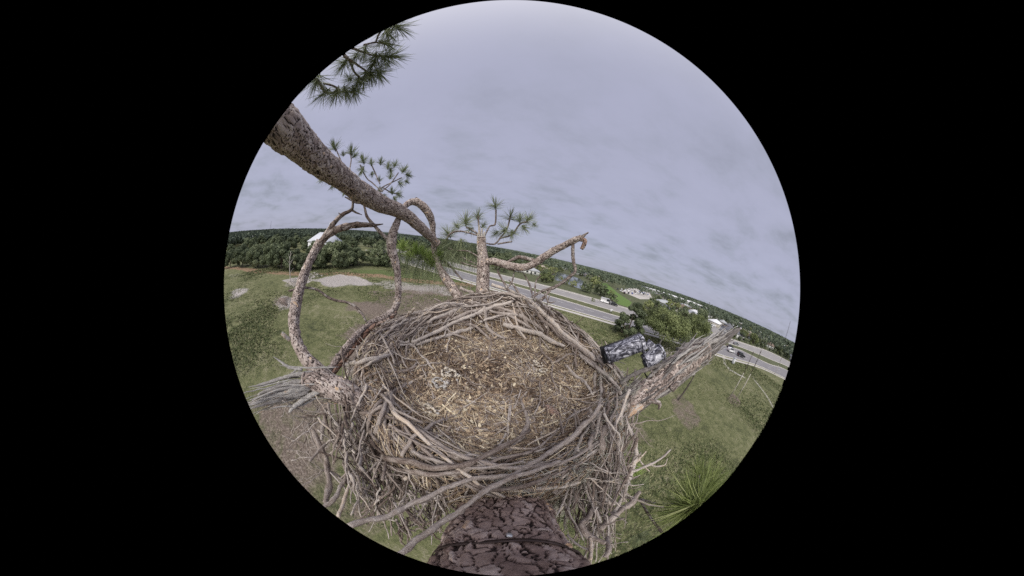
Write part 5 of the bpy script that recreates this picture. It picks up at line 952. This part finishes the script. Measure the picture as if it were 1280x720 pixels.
snag(847, 501, 7.4, 'dark leaning dead trunk below the broken limb in the field', 'pole', .17, 6, (.2, .1), 1, .6)
def perch(px, py, h, label):
    g_ = G(px, py); root = empty('tall_pole', label, 'pole', g_); MB().tube([(0, 0, -.1), (0, 0, h*.55)], [.09, .075], 9).build('lower_pole', M['palewood'], root, smooth=True); MB().tube([(0, 0, h*.55), (0, 0, h)], [.085, .06], 9).build('upper_pole', M['pole'], root, smooth=True)
    for z, l in ((h*.97, .9), (h*.8, .35), (h*.66, .3)): MB().box((0, 0, z), (l, .06, .06)).build('crossbar', M['pole'], root)
perch(913, 495.5, 9.4, 'left one of two tall thin poles with crossbars in the right field'); perch(920, 499.5, 10.2, 'right and taller of two thin poles with crossbars in the right field'); perch(968, 468, 7.5, 'short pole with a crossbar beside the road at the far right edge')
# mound of brush at left
random.seed(8); mb = MB(); g_ = G(354, 380); 
g_[2] = 0; mb.tube(smoothline([g_+np.array([-2.6, 0, .1]), g_+np.array([0, 0, .35]), g_+np.array([2.4, .2, .1])], 9), [.2, .5, .6, .7, .75, .7, .6, .5, .2], 12, .3, .4)
for k in range(420):
    p = g_+np.array([random.gauss(0, 1.3), random.gauss(0, 1.), .55+random.uniform(-.1, .35)]); a = random.uniform(0, 6.28); l = random.uniform(.3, 1.3); mb.tube([p, p+np.array([math.cos(a)*l, math.sin(a)*l, random.uniform(-.35, .3)])], [.03, .012], 5, random.random())
mb.build('brush_mound', M['stick'], label='mound of brown brush and soil in the grass left of the tall curved limb', category='brush pile')
random.seed(9); mb = MB(); g_ = G(366, 356)
for k in range(120):
    p = g_+np.array([random.gauss(0, 1.6), random.gauss(0, 1.), .15]); a = random.uniform(0, 6.28); l = random.uniform(.5, 2.2); mb.tube([p, p+np.array([math.cos(a)*l, math.sin(a)*l, random.uniform(-.1, .5)])], [.05, .02], 5, random.random())
mb.build('fallen_branches', M['palewood'], label='pale fallen branches heaped round the foot of the white dead tree', category='branches')

# ------------------------------------------------------------------ vehicles
paint = {k: flatmat(k+'_paint', c, .35, .05) for k, c in dict(white=(.75, .75, .76), silver=(.45, .46, .48), black=(.03, .03, .035), red=(.35, .04, .035), blue=(.05, .1, .28), grey=(.2, .21, .22)).items()}
lampm = flatmat('headlamp_glass', (.8, .8, .78), .2); redm = flatmat('tail_lamp', (.4, .02, .02), .3)
def car(kind, col, label, loc, rz, group=None):
    root = empty('van' if kind == 'van' else 'pickup_truck' if kind == 'pickup' else 'parked_car' if group and 'parked' in group else 'car', label, 'van' if kind == 'van' else 'truck' if kind == 'pickup' else 'car', loc, rz, group)
    prof = {'sedan': ([(-2.25, .35), (-2.3, .75), (-2.1, .95), (-1.35, 1.0), (-.75, 1.42), (.35, 1.45), (1.0, 1.02), (2.1, .85), (2.3, .6), (2.25, .35)], (-1.2, -.72, .38, .92)),
            'suv': ([(-2.3, .4), (-2.35, .9), (-2.2, 1.6), (-1.9, 1.72), (.4, 1.72), (1.1, 1.15), (2.2, 1.0), (2.35, .65), (2.3, .4)], (-2.1, -1.9, .4, 1.0)),
            'van': ([(-2.9, .4), (-2.95, 2.1), (-2.8, 2.25), (1.2, 2.25), (2.1, 1.35), (2.8, 1.15), (2.9, .7), (2.85, .4)], (-.2, -.2, 1.2, 1.95)),
            'pickup': ([(-2.8, .5), (-2.85, 1.05), (-.6, 1.08), (-.5, 1.75), (.9, 1.75), (1.4, 1.2), (2.6, 1.1), (2.8, .7), (2.75, .5)], (-.5, -.45, .9, 1.3))}[kind]
    P, cb_ = prof; P = np.array(P); n = len(P); mb = MB(); V = []
    for y_, ins in ((-.9, 0), (-.82, 1), (.82, 1), (.9, 0)):
        for x, z in P: V.append((x*(.985 if ins else 1), (y_ if z < 1.05 else y_*.86), z+(.02 if ins else 0)))
    i = np.arange(n); F = np.vstack([np.stack([a*n+i, a*n+(i+1) % n, (a+1)*n+(i+1) % n, (a+1)*n+i], -1) for a in range(3)])
    for a in (0, 3): F = np.vstack([F]+[[(a*n, a*n+k, a*n+k+1, a*n+k+1)] for k in range(1, n-1)])
    mb.add(V, F); mb.build('body', paint[col], root); top = P[:, 1].max(); zb = 1.02 if kind != 'suv' and kind != 'van' else 1.15
    for s in (-1, 1): mb = MB(); mb.add([(cb_[0]+.12, s*.905, zb), (cb_[3]-.1, s*.905, zb), (cb_[2], s*.8, top-.1), (cb_[1]+.08, s*.8, top-.1)], [(0, 1, 2, 3)]); mb.build('side_window', M['glass'], root)
    xa = cb_[3]; MB().add([(xa+.08, -.7, zb+.04), (xa+.08, .7, zb+.04), (cb_[2]+.1, .64, top-.04), (cb_[2]+.1, -.64, top-.04)], [(0, 1, 2, 3)]).build('windscreen', M['glass'], root)
    for x in (-1.4, 1.4):
        for s in (-1, 1): wh = MB().tube([(x, s*.72, .33), (x, s*.93, .33)], .33, 16).build('wheel', M['tyre'], root); MB().tube([(x, s*.925, .33), (x, s*.945, .33)], .19, 12).build('rim', paint['silver'], wh)
    xf = P[:, 0].max()
    for s in (-1, 1): MB().box((xf-.08, s*.62, .72), (.09, .18, .08)).build('headlight', lampm, root); MB().box((-xf+.05, s*.65, .8), (.09, .15, .09)).build('tail_light', redm, root)
    reg(root); return root
def on(px, py): g_ = G(px, py); return (g_[0], g_[1], .015)
rd = math.atan2(-.45, 1.)
car('van', 'white', 'white van driving on the far carriageway left of the dark tree', on(757.5, 379), rd); car('sedan', 'black', 'dark car just behind the white van on the far carriageway', on(766, 381.5), rd)
car('suv', 'black', 'black car driving on the near carriageway at far right', on(925.5, 446), rd-.25); car('sedan', 'grey', 'grey car on the far carriageway near the tip of the broken limb', on(919.5, 431), rd)
car('suv', 'white', 'white car waiting at the junction beyond the broken limb', on(913, 440), rd+.1); car('sedan', 'black', 'dark car beside the white one waiting at the junction', on(912, 435), rd+.1)
protoc = {}
pc = [('sedan', 'white'), ('suv', 'black'), ('sedan', 'silver'), ('pickup', 'white'), ('sedan', 'blue'), ('suv', 'silver'), ('sedan', 'black'), ('suv', 'white')]
lots = []
for k in range(13): lots.append((118+k*5.2, 63+k*1.5, 'right', 1.9))
for k in range(9): lots.append((150+k*5.5, 78+k*.7, 'right', 1.9))
g0, g1 = G(778, 366), G(808, 368)
for r_i in range(3):
    for k in range(9): t = k/8; lots.append((g0[0]*(1-t)+g1[0]*t+r_i*3, g0[1]*(1-t)+g1[1]*t+r_i*11-3, 'pond', .9))
for k in range(4): lots.append((60+k*3.4, 46+k*3.2, 'near', 2.4))
random.seed(21)
names = {'right': 'lot right of the dark tree, beyond the highway', 'pond': 'pale lot beside the bright green lawn', 'near': 'lot behind the spreading tree'}
for k, (x, y, wh, a) in enumerate(lots):
    kd, cl_ = pc[random.randrange(8)]; key = (kd, cl_); word = {'pickup': 'pickup truck', 'suv': 'high car', 'sedan': 'low car'}[kd]; lb = f'{cl_} {word} parked in the {names[wh]}'; gr = f'{cl_} {word}s parked in the {names[wh]}'
    if key in protoc: dup(protoc[key], (x, y, .03), a+random.uniform(-.05, .05)+(math.pi if random.random() < .5 else 0), None, lb, gr)
    else: protoc[key] = car(kd, cl_, lb, (x, y, .03), a, gr)
# white concrete signs / kerb stones by the road
def sign(px, py, label, w_=1.2, h=1.6, nm='road_sign', panel=None):
    g_ = G(px, py); root = empty(nm, label, 'sign', (g_[0], g_[1], 0), .5)
    for s in (-1, 1): MB().box((s*w_*.7, 0, h*.5), (.05, .05, h*.5)).build('post', M['pole'], root)
    MB().box((0, -.06, h), (w_, .03, h*.32), None, .01).build('panel', panel or M['white'], root)
sign(763, 392, 'small white sign on the far edge of the near carriageway by the dark tree', .8, 1.3)
def lamp(px, py, label, rz):
    g_ = G(px, py); root = empty('street_lamp', label, 'street lamp', (g_[0], g_[1], 0), rz, 'street lamps along the highway'); MB().tube([(0, 0, 0), (0, 0, 9)], [.11, .07], 8).build('lamp_post', M['grey_roof'], root, smooth=True)
    MB().tube(smoothline([(0, 0, 8.8), (.8, 0, 9.3), (2., 0, 9.4)], 8), .045, 6).build('arm', M['grey_roof'], root); MB().box((2.3, 0, 9.38), (.4, .15, .07), None, .03).build('lamp_head', M['grey_roof'], root)
# the group of pale angular stones or boxes near the junction
random.seed(2); g_ = G(916, 454); bx = empty('junction_box', 'white angular utility frame beside the footpath near the junction', 'utility box', (g_[0], g_[1], 0), .4)
MB().box((0, 0, .9), (1.1, .5, .9), None, .04).build('cabinet', M['white'], bx); MB().box((0, 0, 1.84), (1.2, .6, .05)).build('lid', M['grey_roof'], bx); MB().tube([(-1.6, 0, 0), (-1.6, 0, 1.6), (1.6, 0, 1.6), (1.6, 0, 0)], .06, 6).build('guard_rail', M['white'], bx)
# small shrubs round the junction
